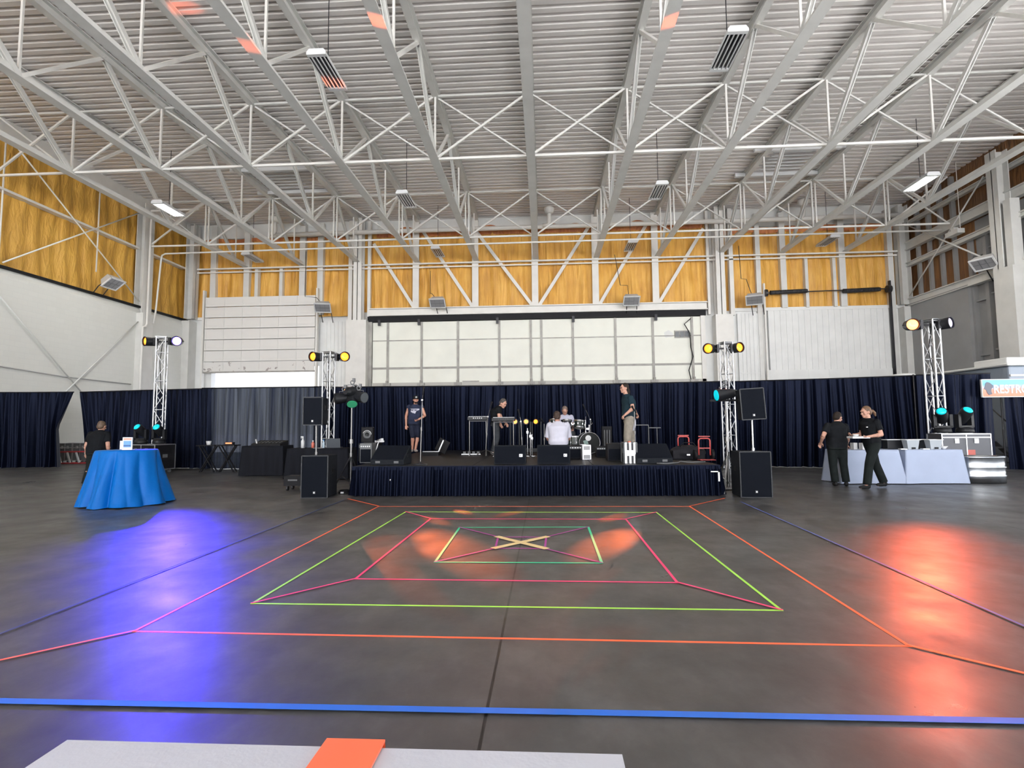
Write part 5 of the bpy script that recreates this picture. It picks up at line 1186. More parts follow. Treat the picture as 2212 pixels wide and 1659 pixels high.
# kneeling person seen from behind
p = at_y(1207, 1000, 12.3)
person('person in a white shirt kneeling on the stage, seen from behind', (p.x, 12.3, SH), dict(
    pel=(0, 0, .36), chest=(0, -.02, .66), neck=(.01, -.05, .84), head=(.02, -.085, .955), sa=(-.185, -.02, .755), sb=(.185, -.02, .755), ea=(-.235, -.08, .49), eb=(.235, -.08, .49), wa=(-.16, -.28, .36), wb=(.16, -.28, .36),
    ha=(-.10, -.02, .33), hb=(.10, -.02, .33), ka=(-.13, -.36, .09), kb=(.13, -.36, .09), aa=(-.12, .06, .12), ab=(.12, .06, .12), fa=(0, 1, 0), fb=(0, 1, 0)),
    skin=SKIN2, shirt=C_WHITE, sleeve=.98, pants=C_JEAN, shoes=SH_BLK, hair=mat('short_salt_hair', (.050, .034, .028), .65, var=.5, scale=30), girth=1.26, rz=R(180), look=(R(-6), R(16)), belly=1.1)
# bassist, profile
def strap(t, J, hm, hd, up, rt, fr):
    b = MB(); b.tube([J['sb'] + Vector((-.02, -.02, .05)), J['chest'] + Vector((.12, .02, .0)), J['pel'] + Vector((.17, .03, .1))], .018, 6); b.build('strap', C_BLACK, t)
    b = MB(); b.ell(J['ha'].lerp(J['ka'], .3) + Vector((.075, -.085, .05)), (.075, .03, .2)); b.build('white_patch', C_WHITE, t)
    b = MB(); b.torus(hd + hm @ Vector((-.032, -.098, .014)), .022, .003, (PI / 2, 0, 0), 14, 5); b.torus(hd + hm @ Vector((.032, -.098, .014)), .022, .003, (PI / 2, 0, 0), 14, 5); b.build('glasses', M_DARKST, t)
p = at_y(1358, 960, 13.0)
person('tall person in a dark teal T-shirt and khaki trousers standing in profile', (p.x, 13.0, SH), dict(
    pel=(.02, 0, .93), chest=(.03, .0, 1.25), neck=(-.03, .0, 1.475), head=(-.075, -.02, 1.62), sa=(-.05, .17, 1.39), sb=(.045, -.18, 1.38), ea=(.17, .22, 1.13), eb=(.075, -.27, 1.135), wa=(.215, .0, .985), wb=(-.12, -.36, .99),
    ha=(.02, .10, .89), hb=(.02, -.10, .89), ka=(.08, .12, .49), kb=(-.045, -.12, .48), aa=(.11, .13, .085), ab=(-.03, -.12, .085), fa=(-.8, -.5, 0), fb=(-.9, -.35, 0)),
    shirt=C_TEAL, sleeve=.62, pants=C_KHAKI, shoes=SH_BLK, hair=H_DARK, hairstyle='long', girth=1.08, look=(R(-72), R(4)), curl=(1.0, 1.1), palms=((-1, 0, 0), (0, 0, -1)), legw=1.2, extras=strap, belly=1.1)
# caterers
p = at_z(1818, 1037); 
person('person in black with dark short hair leaning over the white table, seen from behind', (at_y(1810, 1000, 12.2).x, 12.2, 0), dict(
    pel=(0, 0, .88), chest=(.02, -.05, 1.19), neck=(.075, -.11, 1.36), head=(.115, -.16, 1.455), sa=(-.15, -.03, 1.28), sb=(.235, -.10, 1.26), ea=(-.30, .06, 1.08), eb=(.325, -.18, 1.0), wa=(-.275, -.10, .92), wb=(.42, -.36, .845),
    ha=(-.08, 0, .84), hb=(.09, 0, .84), ka=(-.085, -.01, .46), kb=(.12, -.01, .46), aa=(-.075, .02, .085), ab=(.135, .03, .085), fa=(.25, -1, 0), fb=(.55, -1, 0)) if 0 else dict(
    pel=(0, 0, .88), chest=(-.02, -.05, 1.19), neck=(-.075, -.11, 1.36), head=(-.125, -.15, 1.455), sb=(.155, -.03, 1.28), sa=(-.235, -.10, 1.26), eb=(.30, .06, 1.08), ea=(-.325, -.18, 1.0), wb=(.275, -.12, .92), wa=(-.42, -.42, .845),
    hb=(.09, 0, .84), ha=(-.09, 0, .84), kb=(.10, -.01, .46), ka=(-.12, -.01, .46), ab=(.085, .02, .085), aa=(-.135, .03, .085), fb=(-.25, -1, 0), fa=(-.55, -1, 0)),
    skin=SKIN, shirt=C_BLACK, sleeve=.72, pants=C_WORK, shoes=SH_BLK, hair=H_DARK, girth=1.16, rz=R(180), look=(R(-58), R(22)), curl=(.6, .9), palms=((0, 0, -1), (.3, 1, 0)), belly=1.12, legw=1.05)
def tray(t, J, hm, hd, up, rt, fr):
    b = MB(); b.ell(J['chest'] + fr * .145 + rt * .07 + up * .03, (.02, .02, .012)); b.build('shirt_logo', M_LAMPW, t)
p = at_z(1886, 1049)
wx = at_y(1888, 1000, 11.75).x
person('person with a brown ponytail in black, striding past the white table with a tray', (wx, 11.75, 0), dict(
    pel=(-.02, 0, .93), chest=(-.03, .0, 1.24), neck=(-.075, .0, 1.43), head=(-.12, -.02, 1.56), sa=(-.085, .165, 1.36), sb=(.0, -.175, 1.35), ea=(-.10, .21, 1.10), eb=(.04, -.235, 1.10), wa=(-.33, .10, 1.09), wb=(-.235, -.22, 1.055),
    ha=(-.02, .09, .89), hb=(-.02, -.09, .89), ka=(.085, .10, .50), kb=(-.155, -.10, .50), aa=(.235, .11, .11), ab=(-.225, -.11, .085), fa=(-.95, -.2, 0), fb=(-.95, -.15, 0)),
    shirt=C_BLACK, sleeve=.66, pants=C_WORK, shoes=SH_BLK, hair=H_BROWN, hairstyle='pony', girth=1.08, look=(R(-82), R(12)), curl=(.7, .7), palms=((0, 0, 1), (0, .3, 1)), legw=1.1, extras=tray)
t = thing('serving_tray', 'small white tray carried by the person with the ponytail', 'tray', (wx - .355, 11.62, 1.025))
b = MB(); b.box((0, 0, .012), (.34, .22, .02)); b.build('tray_base', M_LAMPW, t); b = MB()
for s in (-1, 1): b.box((s * .17, 0, .025), (.01, .22, .03)); b.box((0, s * .11, .025), (.34, .01, .03))
b.build('tray_rim', M_LAMPW, t)
b = MB(); b.lathe([(.045, 0), (.06, .05), (.055, .05), (.04, .005)], (0, 0, 0), 18); o = b.build('food_bowl', M_LAMPW); o.location = (wx - .38, 11.66, 1.058); tag(o, 'pale bowl standing on the carried white tray', 'bowl')
p = at_y(207, 1000, 12.2)
person('person in black with pinned ash blond hair walking away behind the blue table', (p.x, 12.2, 0), dict(
    pel=(0, 0, .86), chest=(.0, -.05, 1.14), neck=(.0, -.10, 1.31), head=(.0, -.14, 1.405), sa=(-.185, -.06, 1.22), sb=(.185, -.06, 1.22), ea=(-.245, -.02, .97), eb=(.255, -.02, .97), wa=(-.20, -.12, .75), wb=(.32, -.12, .75),
    ha=(-.08, 0, .82), hb=(.09, 0, .82), ka=(-.085, -.06, .45), kb=(.10, .05, .45), aa=(-.075, .0, .085), ab=(.12, .14, .10), fa=(0, -1, 0), fb=(.1, -1, 0)),
    shirt=C_BLACK, sleeve=.7, pants=C_WORK, shoes=SH_BLK, hair=H_BLOND, hairstyle='bun', girth=1.18, rz=R(184), look=(R(0), R(18)), belly=1.1)
# ================================================================== BAND GEAR ON THE STAGE
def mic_stand(lab, px, py, y, z0, pole_top, boom=None, base='round', mic=True, px_top=None):
    p = at_y(px, py, y); t = thing('microphone_stand', lab, 'microphone stand', (p.x, y, z0), 0, 'microphone stands')
    dx = (at_y(px_top, 900, y).x - p.x) if px_top else 0
    if base == 'round': b = MB(); b.lathe([(.0, 0), (.14, 0), (.135, .018), (.03, .03), (.02, .06), (0, .06)], (0, 0, 0), 24); b.build('round_base', M_DARKST, t)
    else:
        for k in range(3): a = k * 2.094 + .6; b = MB(); b.cyl((0, 0, .16), (math.cos(a) * .3, math.sin(a) * .3, .01), .009, n=8); b.build('leg', M_STAND, t)
    b = MB(); b.cyl((0, 0, .02), (dx * .5, 0, pole_top * .55), .013, n=10); b.build('lower_tube', M_STAND, t); b = MB(); b.cyl((dx * .5, 0, pole_top * .5), (dx, 0, pole_top), .009, n=10); b.cyl((dx * .5, 0, pole_top * .52), (dx * .5, 0, pole_top * .58), .019, n=10); b.build('upper_tube', M_STAND, t)
    a = Vector((dx, 0, pole_top)); e = a + Vector(boom) if boom else a + Vector((0, 0, .02))
    if boom: b = MB(); b.cyl(a - Vector(boom) * .5, e, .008, n=8); b.cyl(a - Vector((0, .02, 0)), a + Vector((0, .02, 0)), .02, n=10); b.build('boom', M_STAND, t)
    if mic:
        d = (Vector(boom).normalized() if boom else Vector((-.3, -.6, .4)).normalized()); b = MB(); b.cyl(e, e + d * .15, .012, .02, 12); b.ell(e + d * .17, .028); b.build('microphone', M_BLACK, t)
    return t
mic_stand('round-base microphone stand at the stage edge before the singer', 908, 1001, 10.95, SH, 1.30, (-.0, .05, .10), px_top=912)
mic_stand('microphone stand held beside the person in teal', 1372, 960, 12.6, SH, 1.06, None, 'tripod')
mic_stand('boom microphone stand reaching over the bass drum', 1276, 950, 15.4, SH, .92, (-.13, -.1, .26), 'tripod')
mic_stand('straight microphone stand between the two middle monitors, closer to the keyboards', 1129, 965, 12.7, SH, .86, (-.02, 0, .1), 'tripod', px_top=1125)
mic_stand('straight microphone stand behind the kneeling person', 1176, 965, 12.9, SH, .80, None, 'tripod')
mic_stand('microphone stand carrying the keyboard player vocal boom', 1049, 975, 14.0, SH, 1.0, (.05, .1, .22), 'tripod', px_top=1054)
# keyboards
def keyboard(lab, pxc, pyc, y, L, rz, deep=.26, tilt=0, knobs=False):
    p = at_y(pxc, pyc, y); t = thing('keyboard', lab, 'keyboard', p, rz, 'stage keyboards')
    b = MB(); b.box((0, 0, 0), (L, deep, .085)); b.build('case', M_BLK2, t, .008)
    b = MB(); b.box((0, deep * .18, .048), (L * .92, deep * .5, .014)); b.build('white_keys', M_LAMPW, t)
    b = MB()
    n = int(L * .92 / .032)
    for i in range(n):
        if i % 7 not in (2, 6): b.box((-L * .46 + (i + .95) * .032, deep * .1, .058), (.014, deep * .3, .014))
    b.build('black_keys', M_BLACK, t)
    b = MB()
    for k in range(5): b.box((-L * .2 + k * L * .1, -deep / 2 - .003, .008), (L * .05, .008, .022 if knobs else .006))
    b.build('front_buttons', M_LAMPW if knobs else M_GREYP, t)
    return t, p
for lab, px, py, y, L, rz, kn in (('short keyboard with pale lit buttons nearest the singer'.replace('nearest', 'beside'), 1032, 904, 14.2, .52, R(4), True), ('long keyboard under the hands of the bending player', 1088, 906, 13.7, .58, R(-2), False)):
    k, p = keyboard(lab, px, py, y, L, rz, knobs=kn)
    t = thing('keyboard_stand', 'chrome legged stand under the ' + lab.split(' under')[0].split(' with')[0], 'keyboard stand', (p.x, y, SH), rz, 'keyboard stands'); h = p.z - SH - .045
    for s in (-1, 1): b = MB(); b.cyl((s * L * .42, 0, 0), (s * L * .42, 0, h), .014, n=8); b.cyl((s * L * .42, -.18, .015), (s * L * .42, .18, .015), .013, n=8); b.build('leg', M_STAND, t)
    b = MB(); b.bar((-L * .42, 0, h - .02), (L * .42, 0, h - .02), .03, .03); b.build('crossbar', M_DARKST, t)
# chrome trolley frame by the keyboard player
p = at_y(1087, 955, 13.2); t = thing('chrome_frame', 'bright chrome frame holding a guitar shaped case, beside the bending keyboard player', 'frame', (p.x, 13.2, SH))
b = MB(); b.tube([(-.17, 0, 0), (-.17, 0, .22), (-.15, 0, .25), (.15, 0, .25), (.17, 0, .22), (.17, 0, 0)], .011, 8); b.build('hoop', M_CHROME, t); b = MB(); b.ell((-.04, .02, .09), (.08, .02, .06)); b.box((.09, .02, .10), (.16, .015, .03)); b.build('hook', M_GREYP, t)
# drum kit
def drum(name, lab, c, r, h, axis, shell, grp='drum kit drums', legs=None, head=None):
    t = thing(name, lab, 'drum', c, 0, grp); a = Vector(axis).normalized(); E_ = a.to_track_quat('Z', 'Y').to_euler()
    b = MB(); b.cyl(a * (-h / 2 + .02), a * (h / 2 - .02), r, n=32); b.build('shell', shell, t)
    for s in (-1, 1):
        b = MB(); b.cyl(a * (s * (h / 2 - .03)), a * (s * h / 2), r + .008, n=32, cap=False); b.torus(a * (s * h / 2), r + .004, .010, E_, 32, 6); b.build('hoop', M_CHROME, t)
        b = MB(); b.cyl(a * (s * (h / 2 - .014)), a * (s * (h / 2 - .008)), r, n=32); b.build('drum_head', head or M_LAMPW, t)
    q = E_.to_matrix()
    for k in range(8):
        d = q @ Vector((math.cos(k * PI / 4 + .2), math.sin(k * PI / 4 + .2), 0)); b = MB(); b.cyl(d * (r + .01) - a * (h / 2 - .02), d * (r + .01) + a * (h / 2 - .02), .004, n=5); b.box(d * (r + .012), (.02, .02, .04)); b.build('lug', M_CHROME, t)
    if legs:
        for lx, ly in legs: b = MB(); b.cyl((lx, ly, 0), (lx * 1.1, ly * 1.1, SH - c[2]), .010, n=8); b.build('leg', M_CHROME, t)
    return t
BK = mat('drum_shell_dark', (.015, .022, .020), .2, coat=.5); HB_ = mat('drum_head_black', (.012, .013, .013), .3)
p = at_y(1270, 943, 14.8); bd = drum('bass_drum', 'bass drum with dark head and pale round patch facing the floor', (p.x, 14.8, SH + .29), .275, .42, (.12, -1, 0), BK, head=HB_, legs=((-.26, -.1), (.26, -.1)))
b = MB(); b.cyl((.02 - .03, -.225, .13), (.02 - .03, -.232, .13), .075, n=20); b.build('round_patch', M_LAMPW, bd); b = MB(); b.box((-.06, -.225, -.03), (.11, .006, .22), (0, R(-18), 0)); b.build('green_patch', mat('green_patch', (.12, .20, .18), .4), bd)
for px, py, y, r, h, ax, lab in ((1198, 913, 14.9, .13, .17, (-.1, .25, 1), 'small rack tom beside the grey head of the kneeling person'), (1224, 916, 14.85, .14, .20, (.0, .22, 1), 'middle rack tom before the seated drummer'), (1251, 917, 14.95, .15, .2, (.1, .2, 1), 'rack tom above the bass drum')):
    p = at_y(px, py, y); drum('tom_drum', lab, p, r, h, ax, BK if py != 916 else M_BLK2)
p = at_y(1232, 948, 14.7); drum('floor_tom', 'dark floor tom hidden partly by the kneeling person', (at_y(1240, 948, 15.0).x, 14.75, SH + .30), .19, .34, (0, .05, 1), BK, legs=((-.2, -.05), (.2, -.05), (0, .2)))
t = thing('drum_hardware', 'cluster of chrome drum stands and clamps over the bass drum', 'drum hardware', (at_y(1266, 940, 14.95).x, 15.15, SH))
for k, (dx, z1, ex, ez) in enumerate(((-.14, .78, -.25, .9), (.0, .85, .02, 1.0), (.10, .72, .2, .82))): b = MB(); b.cyl((dx, 0, .02), (dx, 0, z1), .012, n=8); b.cyl((dx, 0, z1), (ex, .05, ez), .009, n=8); b.cyl((dx, 0, z1 - .05), (dx, 0, z1 + .05), .022, n=8); b.cyl((dx - .12, 0, .02), (dx + .12, .1, .02), .01, n=6); b.build('stand_tube', M_CHROME, t)
for s, (dx, z) in enumerate(((-.10, .70), (.06, .66))): b = MB(); b.box((dx, -.05, z), (.09, .06, .05)); b.build('clamp', M_CHROME, t)
p = at_y(1143, 945, 13.6); t = thing('hardware_stand', 'chrome stand with hanging clamps between the keyboard and drums', 'stand', (p.x, 13.6, SH))
for dx, z1 in ((-.04, .70), (.03, .6), (.07, .55)): b = MB(); b.cyl((dx, 0, .02), (dx, 0, z1), .013, n=8); b.box((dx, 0, z1 - .1), (.05, .04, .06)); b.build('tube', M_CHROME, t)
b = MB(); b.bar((-.08, 0, .012), (.18, -.05, .012), .02, .02); b.bar((0, -.15, .012), (.02, .15, .012), .02, .02); b.build('foot', M_CHROME, t)
# wash lamps behind the band
for px, lab, y in ((1112, 'small amber wash lamp on the stage floor, beside the long keyboard', 15.9), (1136, 'small amber wash lamp on the stage floor, between the thin microphone stands', 16.0), (1159, 'small amber wash lamp on the stage floor, closest to the drummer', 16.1)):
    p = at_y(px, 911, y); t = thing('wash_lamp', lab, 'stage lamp', (p.x, y, SH), 0, 'amber wash lamps behind the band'); h = p.z - SH
    d = Vector((-.35 if px > 1150 else .1, -.9, .05)).normalized(); c = Vector((0, 0, h)); 
    b = MB(); b.cyl(c - d * .16, c + d * .06, .075, .09, n=16); b.build('head', M_BLK2, t); b = MB(); b.cyl(c + d * .05, c + d * .07, .062, n=16); b.build('lens', AMB, t)
    b = MB(); b.box((0, 0, .05), (.26, .24, .1)); b.box((-.13, 0, h * .5), (.03, .08, h)); b.box((.13, 0, h * .5), (.03, .08, h)); b.build('yoke', M_BLK2, t)
# cases, amplifiers, bags
def amp(lab, px, y, w, d, h, rz=0, panel=True, name='amplifier', cat='amplifier', m=None, z=SH):
    p = at_y(px, 960, y); t = thing(name, lab, cat, (p.x, y, z), rz, None); b = MB(); b.span((-w / 2, -d / 2, 0), (w / 2, d / 2, h)); b.build('cabinet', m or M_BLACK, t, .01)
    b = MB(); b.span((-w / 2 + .02, -d / 2 - .006, .02), (w / 2 - .02, -d / 2, h * .7)); b.build('grille_cloth', M_GRILLE, t)
    if panel:
        b = MB(); b.span((-w / 2 + .02, -d / 2 - .008, h * .76), (w / 2 - .02, -d / 2, h * .92)); pn = b.build('control_panel', M_GREYP, t); b = MB()
        for k in range(5): b.cyl((-w * .35 + k * w * .17, -d / 2 - .02, h * .84), (-w * .35 + k * w * .17, -d / 2 - .006, h * .84), .012, n=8)
        b.build('knobs', M_ALU, pn)
    b = MB(); b.box((0, 0, h + .012), (.18, .03, .02)); b.build('handle', M_BLACK, t)
    return t
amp('black amplifier beside the bass drum and bright case', 1242, 12.7, .34, .3, .30)
t = road_case('upright silver edged case with bright side, beside the black amplifier', (at_y(1263, 975, 12.55).x, 12.55, SH), R(8), .17, .42, .31, m=mat('case_grey_side', (.32, .33, .34), .4), casters=False)
t = road_case('upright case with bright white stripes at the stage front', (at_y(1359, 990, 11.3).x, 11.3, SH), R(0), .25, .4, .40, m=mat('case_dark_grey', (.05, .05, .055), .4), casters=False, em=M_GREYP)
for k in range(3):
    b = MB(); b.span((-.115 + k * .085, -.235, .0), (-.075 + k * .085, -.2, .41)); b.build('white_stripe', M_ALUW, t)
b = MB(); b.box((.0, -.05, .415), (.05, .12, .03)); b.build('red_tag', mat('red_tag', (.65, .12, .06), .5), t)
amp('dark amplifier behind the striped case', 1330, 12.0, .40, .4, .36, panel=False)
amp('small amplifier with silver corners in front of the bass drum', 1300, 13.3, .3, .25, .24)
amp('second small amplifier, tight against the one before the bass drum', 1319, 13.4, .16, .25, .22)
amp('amplifier rack under the studio monitor at the singer end', 800, 12.2, .42, .4, .40, name='amplifier_rack', cat='amplifier')
amp('pale fronted amplifier under the amplifier rack cables, by the star vent monitor', 795, 11.6, .26, .3, .42, m=M_GREYP)
p = at_y(796, 945, 12.3); t = thing('studio_monitor', 'black speaker with a pale curved ring standing on the amplifier rack', 'loudspeaker', (p.x, 12.25, SH + .424), R(10))
b = MB(); b.span((-.13, -.12, 0), (.13, .12, .34)); b.build('cabinet', M_BLACK, t, .012); b = MB(); b.torus((0, -.125, .17), .09, .008, (PI / 2, 0, 0), 24, 6, arc=PI * .9); b.build('pale_ring', M_LAMPW, t); b = MB(); b.lathe([(0, 0), (.03, -.01), (.085, .02), (.09, .0)], (0, -.12, .17), 20, Euler((PI / 2, 0, 0))); b.build('woofer_cone', M_GREYP, t)
b = MB(); b.tube([(at_y(812, 955, 11.9).x, 11.9, SH + .45), (at_y(822, 958, 11.7).x, 11.7, SH + .5), (at_y(816, 965, 11.5).x, 11.5, SH + .4), (at_y(810, 985, 11.4).x, 11.35, SH + .1), (at_y(805, 990, 11.3).x, 11.3, SH + .02)], .012, 6); tag(b.build('cable', M_LAMPW), 'pale cable looping over the amplifier rack', 'cable')
p = at_y(820, 957, 12.0); t = thing('adapter_strip', 'pale plug strip on top of the amplifier rack', 'power strip', (p.x, 12.0, SH + .424)); b = MB(); b.box((0, 0, .02), (.2, .05, .04)); b.build('strip_body', M_LAMPW, t); b = MB(); b.box((.06, 0, .06), (.05, .04, .05)); b.build('plug', M_LAMPW, t)
p = at_y(930, 985, 14.2); t = thing('instrument_case', 'open black case with bright lid edges on the stage beside the singer', 'case', (p.x, 14.4, SH), R(-4))
b = MB(); b.box((0, 0, .05), (.42, .3, .1)); b.build('lower_shell', M_BLACK, t); b = MB(); b.bar((-.21, -.155, .105), (.21, -.155, .105), .014, .018); b.build('edge_strip', M_ALUW, t)
b = MB(); b.bar((.21, 0, .1), (.36, 0, .40), .3, .05, (0, 1, 0)); b.build('lid', M_BLACK, t); b = MB(); b.bar((.22, -.17, .1), (.355, -.17, .40), .03, .03); b.build('lid_edge', M_ALUW, t)
p = at_y(1023, 976, 14.8); t = thing('pedal_board', 'flat pedal board with a bright front edge left of the keyboards'.replace('left of', 'below'), 'pedal board', (p.x, 14.4, SH)); b = MB(); b.box((0, 0, .03), (.5, .26, .05), (R(8), 0, 0)); b.build('board', M_BLACK, t); b = MB(); b.box((0, -.135, .03), (.5, .015, .02)); b.build('edge_strip', M_ALUW, t)
for k in range(4): b = MB(); b.box((-.18 + k * .12, 0, .07), (.07, .12, .05)); b.build('pedal', M_GREYP, t)
p = at_y(1480, 975, 12.6); t = thing('gear_bag', 'soft black gear bag slumped on the stage before the red hand truck', 'bag', (p.x, 12.4, SH), R(-5)); b = MB(); b.ell((0, 0, .14), (.40, .24, .17)); b.box((0, 0, .1), (.70, .4, .2)); bake(b, 'bag_body', mat('bag_nylon', (.012, .012, .016), .6, bump=.3, bscale=12), t, .02, 6); b = MB(); b.tube([(-.18, -.1, .26), (-.1, -.12, .36), (.1, -.12, .36), (.18, -.1, .26)], .012, 6); b.build('carry_handle', M_BLACK, t); b = MB(); b.box((-.02, -.245, .1), (.07, .01, .03)); b.build('buckle', M_ALU, t)
def hand_truck(lab, px, y, top_py, w, zb):
    p = at_y(px, 980, y); q = at_y(px, top_py, y); t = thing('hand_truck', lab, 'hand truck', (p.x, y, zb), 0, 'red hand trucks'); H_ = q.z - zb; rd = mat('red_paint', (.42, .06, .055), .45)
    b = MB(); b.tube([(-w / 2, 0, .1), (-w / 2, 0, H_ - .05), (-w / 2 + .015, 0, H_ - .015), (-w / 2 + .05, 0, H_), (w / 2 - .05, 0, H_), (w / 2 - .015, 0, H_ - .015), (w / 2, 0, H_ - .05), (w / 2, 0, .1)], .017, 8); b.build('handle_hoop', rd, t)
    for z in (.25, .5): b = MB(); b.bar((-w / 2, 0, z), (w / 2, 0, z), .03, .02); b.build('cross_rail', rd, t)
    b = MB(); b.box((0, -.13, .012), (w + .08, .24, .012)); b.build('toe_plate', rd, t)
    for s in (-1, 1): b = MB(); b.cyl((s * (w / 2 + .06) - .025, .06, .11), (s * (w / 2 + .06) + .025, .06, .11), .11, n=18); b.build('wheel', M_BLACK, t)
hand_truck('red hand truck behind the black gear bag', 1477, 13.2, 943, .25, SH)
hand_truck('red hand truck standing at the stage side by the tripod', 1522, 12.0, 947, .24, SH)
for px, lab, y in ((1400, 'grey folding stand behind the person in teal', 14.3), (1411, 'thin folding stand toward the red hand trucks', 14.9)):
    p = at_y(px, 960, y); t = thing('folding_stand', lab, 'stand', (p.x, y, SH), 0, 'folding stands'); h = at_y(px, 918 if px == 1400 else 924, y).z - SH
    w = .24 if px == 1400 else .11
    for s in (-1, 1): b = MB(); b.cyl((s * w - (.22 if px == 1400 else 0), 0, 0), (s * w - (.22 if px == 1400 else 0), 0, h), .012, n=8); b.build('leg', M_GREYP, t)
    b = MB(); b.bar((-w - (.22 if px == 1400 else 0), 0, h), (w + (0 if px == 1400 else .1) - (.22 if px == 1400 else 0), 0, h), .025, .025); b.build('top_bar', M_GREYP, t)
p = at_y(1311, 945, 15.8); t = thing('equipment_stack', 'dark gear tower with vertical pieces behind the drum kit', 'equipment rack', (p.x, 15.9, SH))
b = MB(); b.box((0, 0, .36), (.27, .3, .72)); b.build('rack_shell', M_BLACK, t); b = MB()
for k in range(3): b.cyl((-.08 + k * .07, -.17, .1), (-.07 + k * .07, -.17, .62), .018, n=8)
b.build('hanging_cables', M_GREYP, t)
b = MB(); b.tube([(at_y(1420, 1005, 10.8).x, 10.85, SH + .01), (at_y(1440, 1003, 10.9).x, 10.8, SH + .012), (at_y(1465, 1001, 11).x, 11.0, SH + .012), (at_y(1478, 998, 11).x, 11.3, SH + .02), (at_y(1490, 1001, 11).x, 11.1, SH + .012), (at_y(1530, 1002, 11).x, 11.2, SH + .012)], .014, 6); tag(b.build('cable', M_GREYP), 'loose grey cable lying along the stage front by the hand trucks', 'cable')
p0_ = at_z(1562, 1060); b = MB(); b.tube([(p0_.x, p0_.y, .015), (p0_.x + .2, p0_.y - .02, .02), (p0_.x + .34, p0_.y + .05, .03), (p0_.x + .44, p0_.y + .2, .03)], .014, 6); tag(b.build('cable', M_BLACK), 'black cable on the floor between tripod and subwoofer', 'cable')
# ================================================================== DJ CORNER
M_BCLOTH = mat('black_tablecloth', (.009, .010, .014), .85, var=.3, scale=2, stretch=(5, 5, .3))
def clothed_table(lab, px0, px1, y, top, d, clab, rz=0):
    a, c = at_y(px0, 960, y), at_y(px1, 960, y); w = c.x - a.x; m = ((a.x + c.x) / 2, y + d / 2, 0)
    t = thing('folding_table', lab, 'table', m, rz); b = MB(); b.box((0, 0, top - .02), (w - .06, d - .06, .03)); b.build('table_top', M_GREYP, t)
    for sx in (-1, 1):
        for sy in (-1, 1): b = MB(); b.cyl((sx * (w / 2 - .12), sy * (d / 2 - .1), 0), (sx * (w / 2 - .12), sy * (d / 2 - .1), top - .03), .014, n=8); b.build('leg', M_DARKST, t)
    return m, w, box_cloth('tablecloth', clab, w / 2 - .02, d / 2 - .02, top, top - .02, m, M_BCLOTH, rz, seed=int(px0), flare=.03, amp=.015)
m1, w1, _ = clothed_table('table hidden under the black cloth, beside the see-through drape', 520, 610, 14.9, .84, .75, 'black tablecloth to the floor, farther DJ table beside the see-through drape'.replace('farther', 'rear'), R(2))
m2, w2, _ = clothed_table('table hidden under the black cloth, carrying the laptop and bottles', 618, 752, 13.9, .80, .7, 'black tablecloth on the DJ table with laptop and bottles', 0)
t = thing('mixing_desk', 'black mixing desk with a raised lid on the rear DJ table', 'mixing desk', (m1[0] + .05, m1[1], .84)); b = MB(); b.prism([(-.25, 0), (.25, 0), (.25, .14), (-.25, .05)], 'x', -.42, .42); b.build('desk_body', M_BLACK, t); b = MB()
for k in range(8): b.box((-.35 + k * .1, -.05, .098), (.03, .2, .012), (R(10), 0, 0))
b.build('faders', M_GREYP, t)
p = at_y(552, 958, 15.0); b = MB(); b.bar((p.x, 15.1, .845), (p.x - .06, 15.12, 1.02), .02, .03); tag(b.build('lamp_stick', M_LAMPW), 'small white stick lamp on the rear DJ table', 'lamp')
def bottle(lab, px, y, r, h, m, capm, trig=False):
    p = at_y(px, 960, y); t = thing('bottle', lab, 'bottle', (p.x, y, .803), 0, 'bottles on the DJ table'); b = MB(); b.lathe([(0, 0), (r, 0), (r, h * .6), (r * .4, h * .78), (r * .35, h * .86), (0, h * .86)], (0, 0, 0), 16); b.build('bottle_body', m, t)
    b = MB(); b.cyl((0, 0, h * .84), (0, 0, h), r * .45, n=12)
    if trig: b.box((-.02, 0, h * .98), (.07, .02, .03)); b.box((-.045, 0, h * .9), (.012, .012, .05))
    b.build('cap', capm, t)
bottle('white spray bottle on the DJ table', 654, 14.1, .045, .30, M_LAMPW, M_LAMPW, True)
bottle('small red and white bottle on the DJ table', 676, 14.15, .04, .2, mat('red_label', (.5, .13, .09), .4), M_LAMPW)
bottle('clear water bottle beside the laptop on the DJ table', 699, 14.1, .035, .22, mat('water_plastic', (.42, .52, .60), .1, spec=.6), mat('blue_cap', (.1, .3, .6), .4))
p = at_y(719, 960, 14.1); t = thing('laptop', 'open grey laptop seen from behind on the DJ table', 'laptop', (p.x, 14.15, .803), R(6)); b = MB(); b.box((0, .12, .01), (.36, .25, .018)); b.build('keyboard_half', M_GREYP, t); b = MB(); b.box((0, -.03, .125), (.36, .012, .24), (R(12), 0, 0)); b.build('screen_half', mat('laptop_grey', (.075, .085, .10), .4, .3), t)
b = MB(); p = at_y(688, 966, 14.0); b.box((p.x, 14.05, .8055), (.25, .2, .003)); tag(b.build('paper_sheet', M_LAMPW), 'white paper sheet under the small bottles', 'paper')
p = at_y(672, 1062, 10.9); t = thing('effects_rack', 'low black effects rack on wheels behind the DJ side subwoofer', 'equipment rack', (at_z(628, 1062).x, at_z(628, 1062).y + .3, 0), R(3)); b = MB(); b.box((0, 0, .21), (.42, .4, .2)); b.build('rack_shell', M_BLACK, t); b = MB(); b.box((-.02, -.205, .23), (.2, .01, .03)); b.build('front_strip', M_GREYP, t)
for s in (-1, 1):
    for k in (-1, 1): b = MB(); b.cyl((s * .15 - .015, k * .14, .05), (s * .15 + .015, k * .14, .05), .05, n=14); b.box((s * .15, k * .14, .09), (.03, .03, .06)); b.build('wheel', M_DARKST, t)
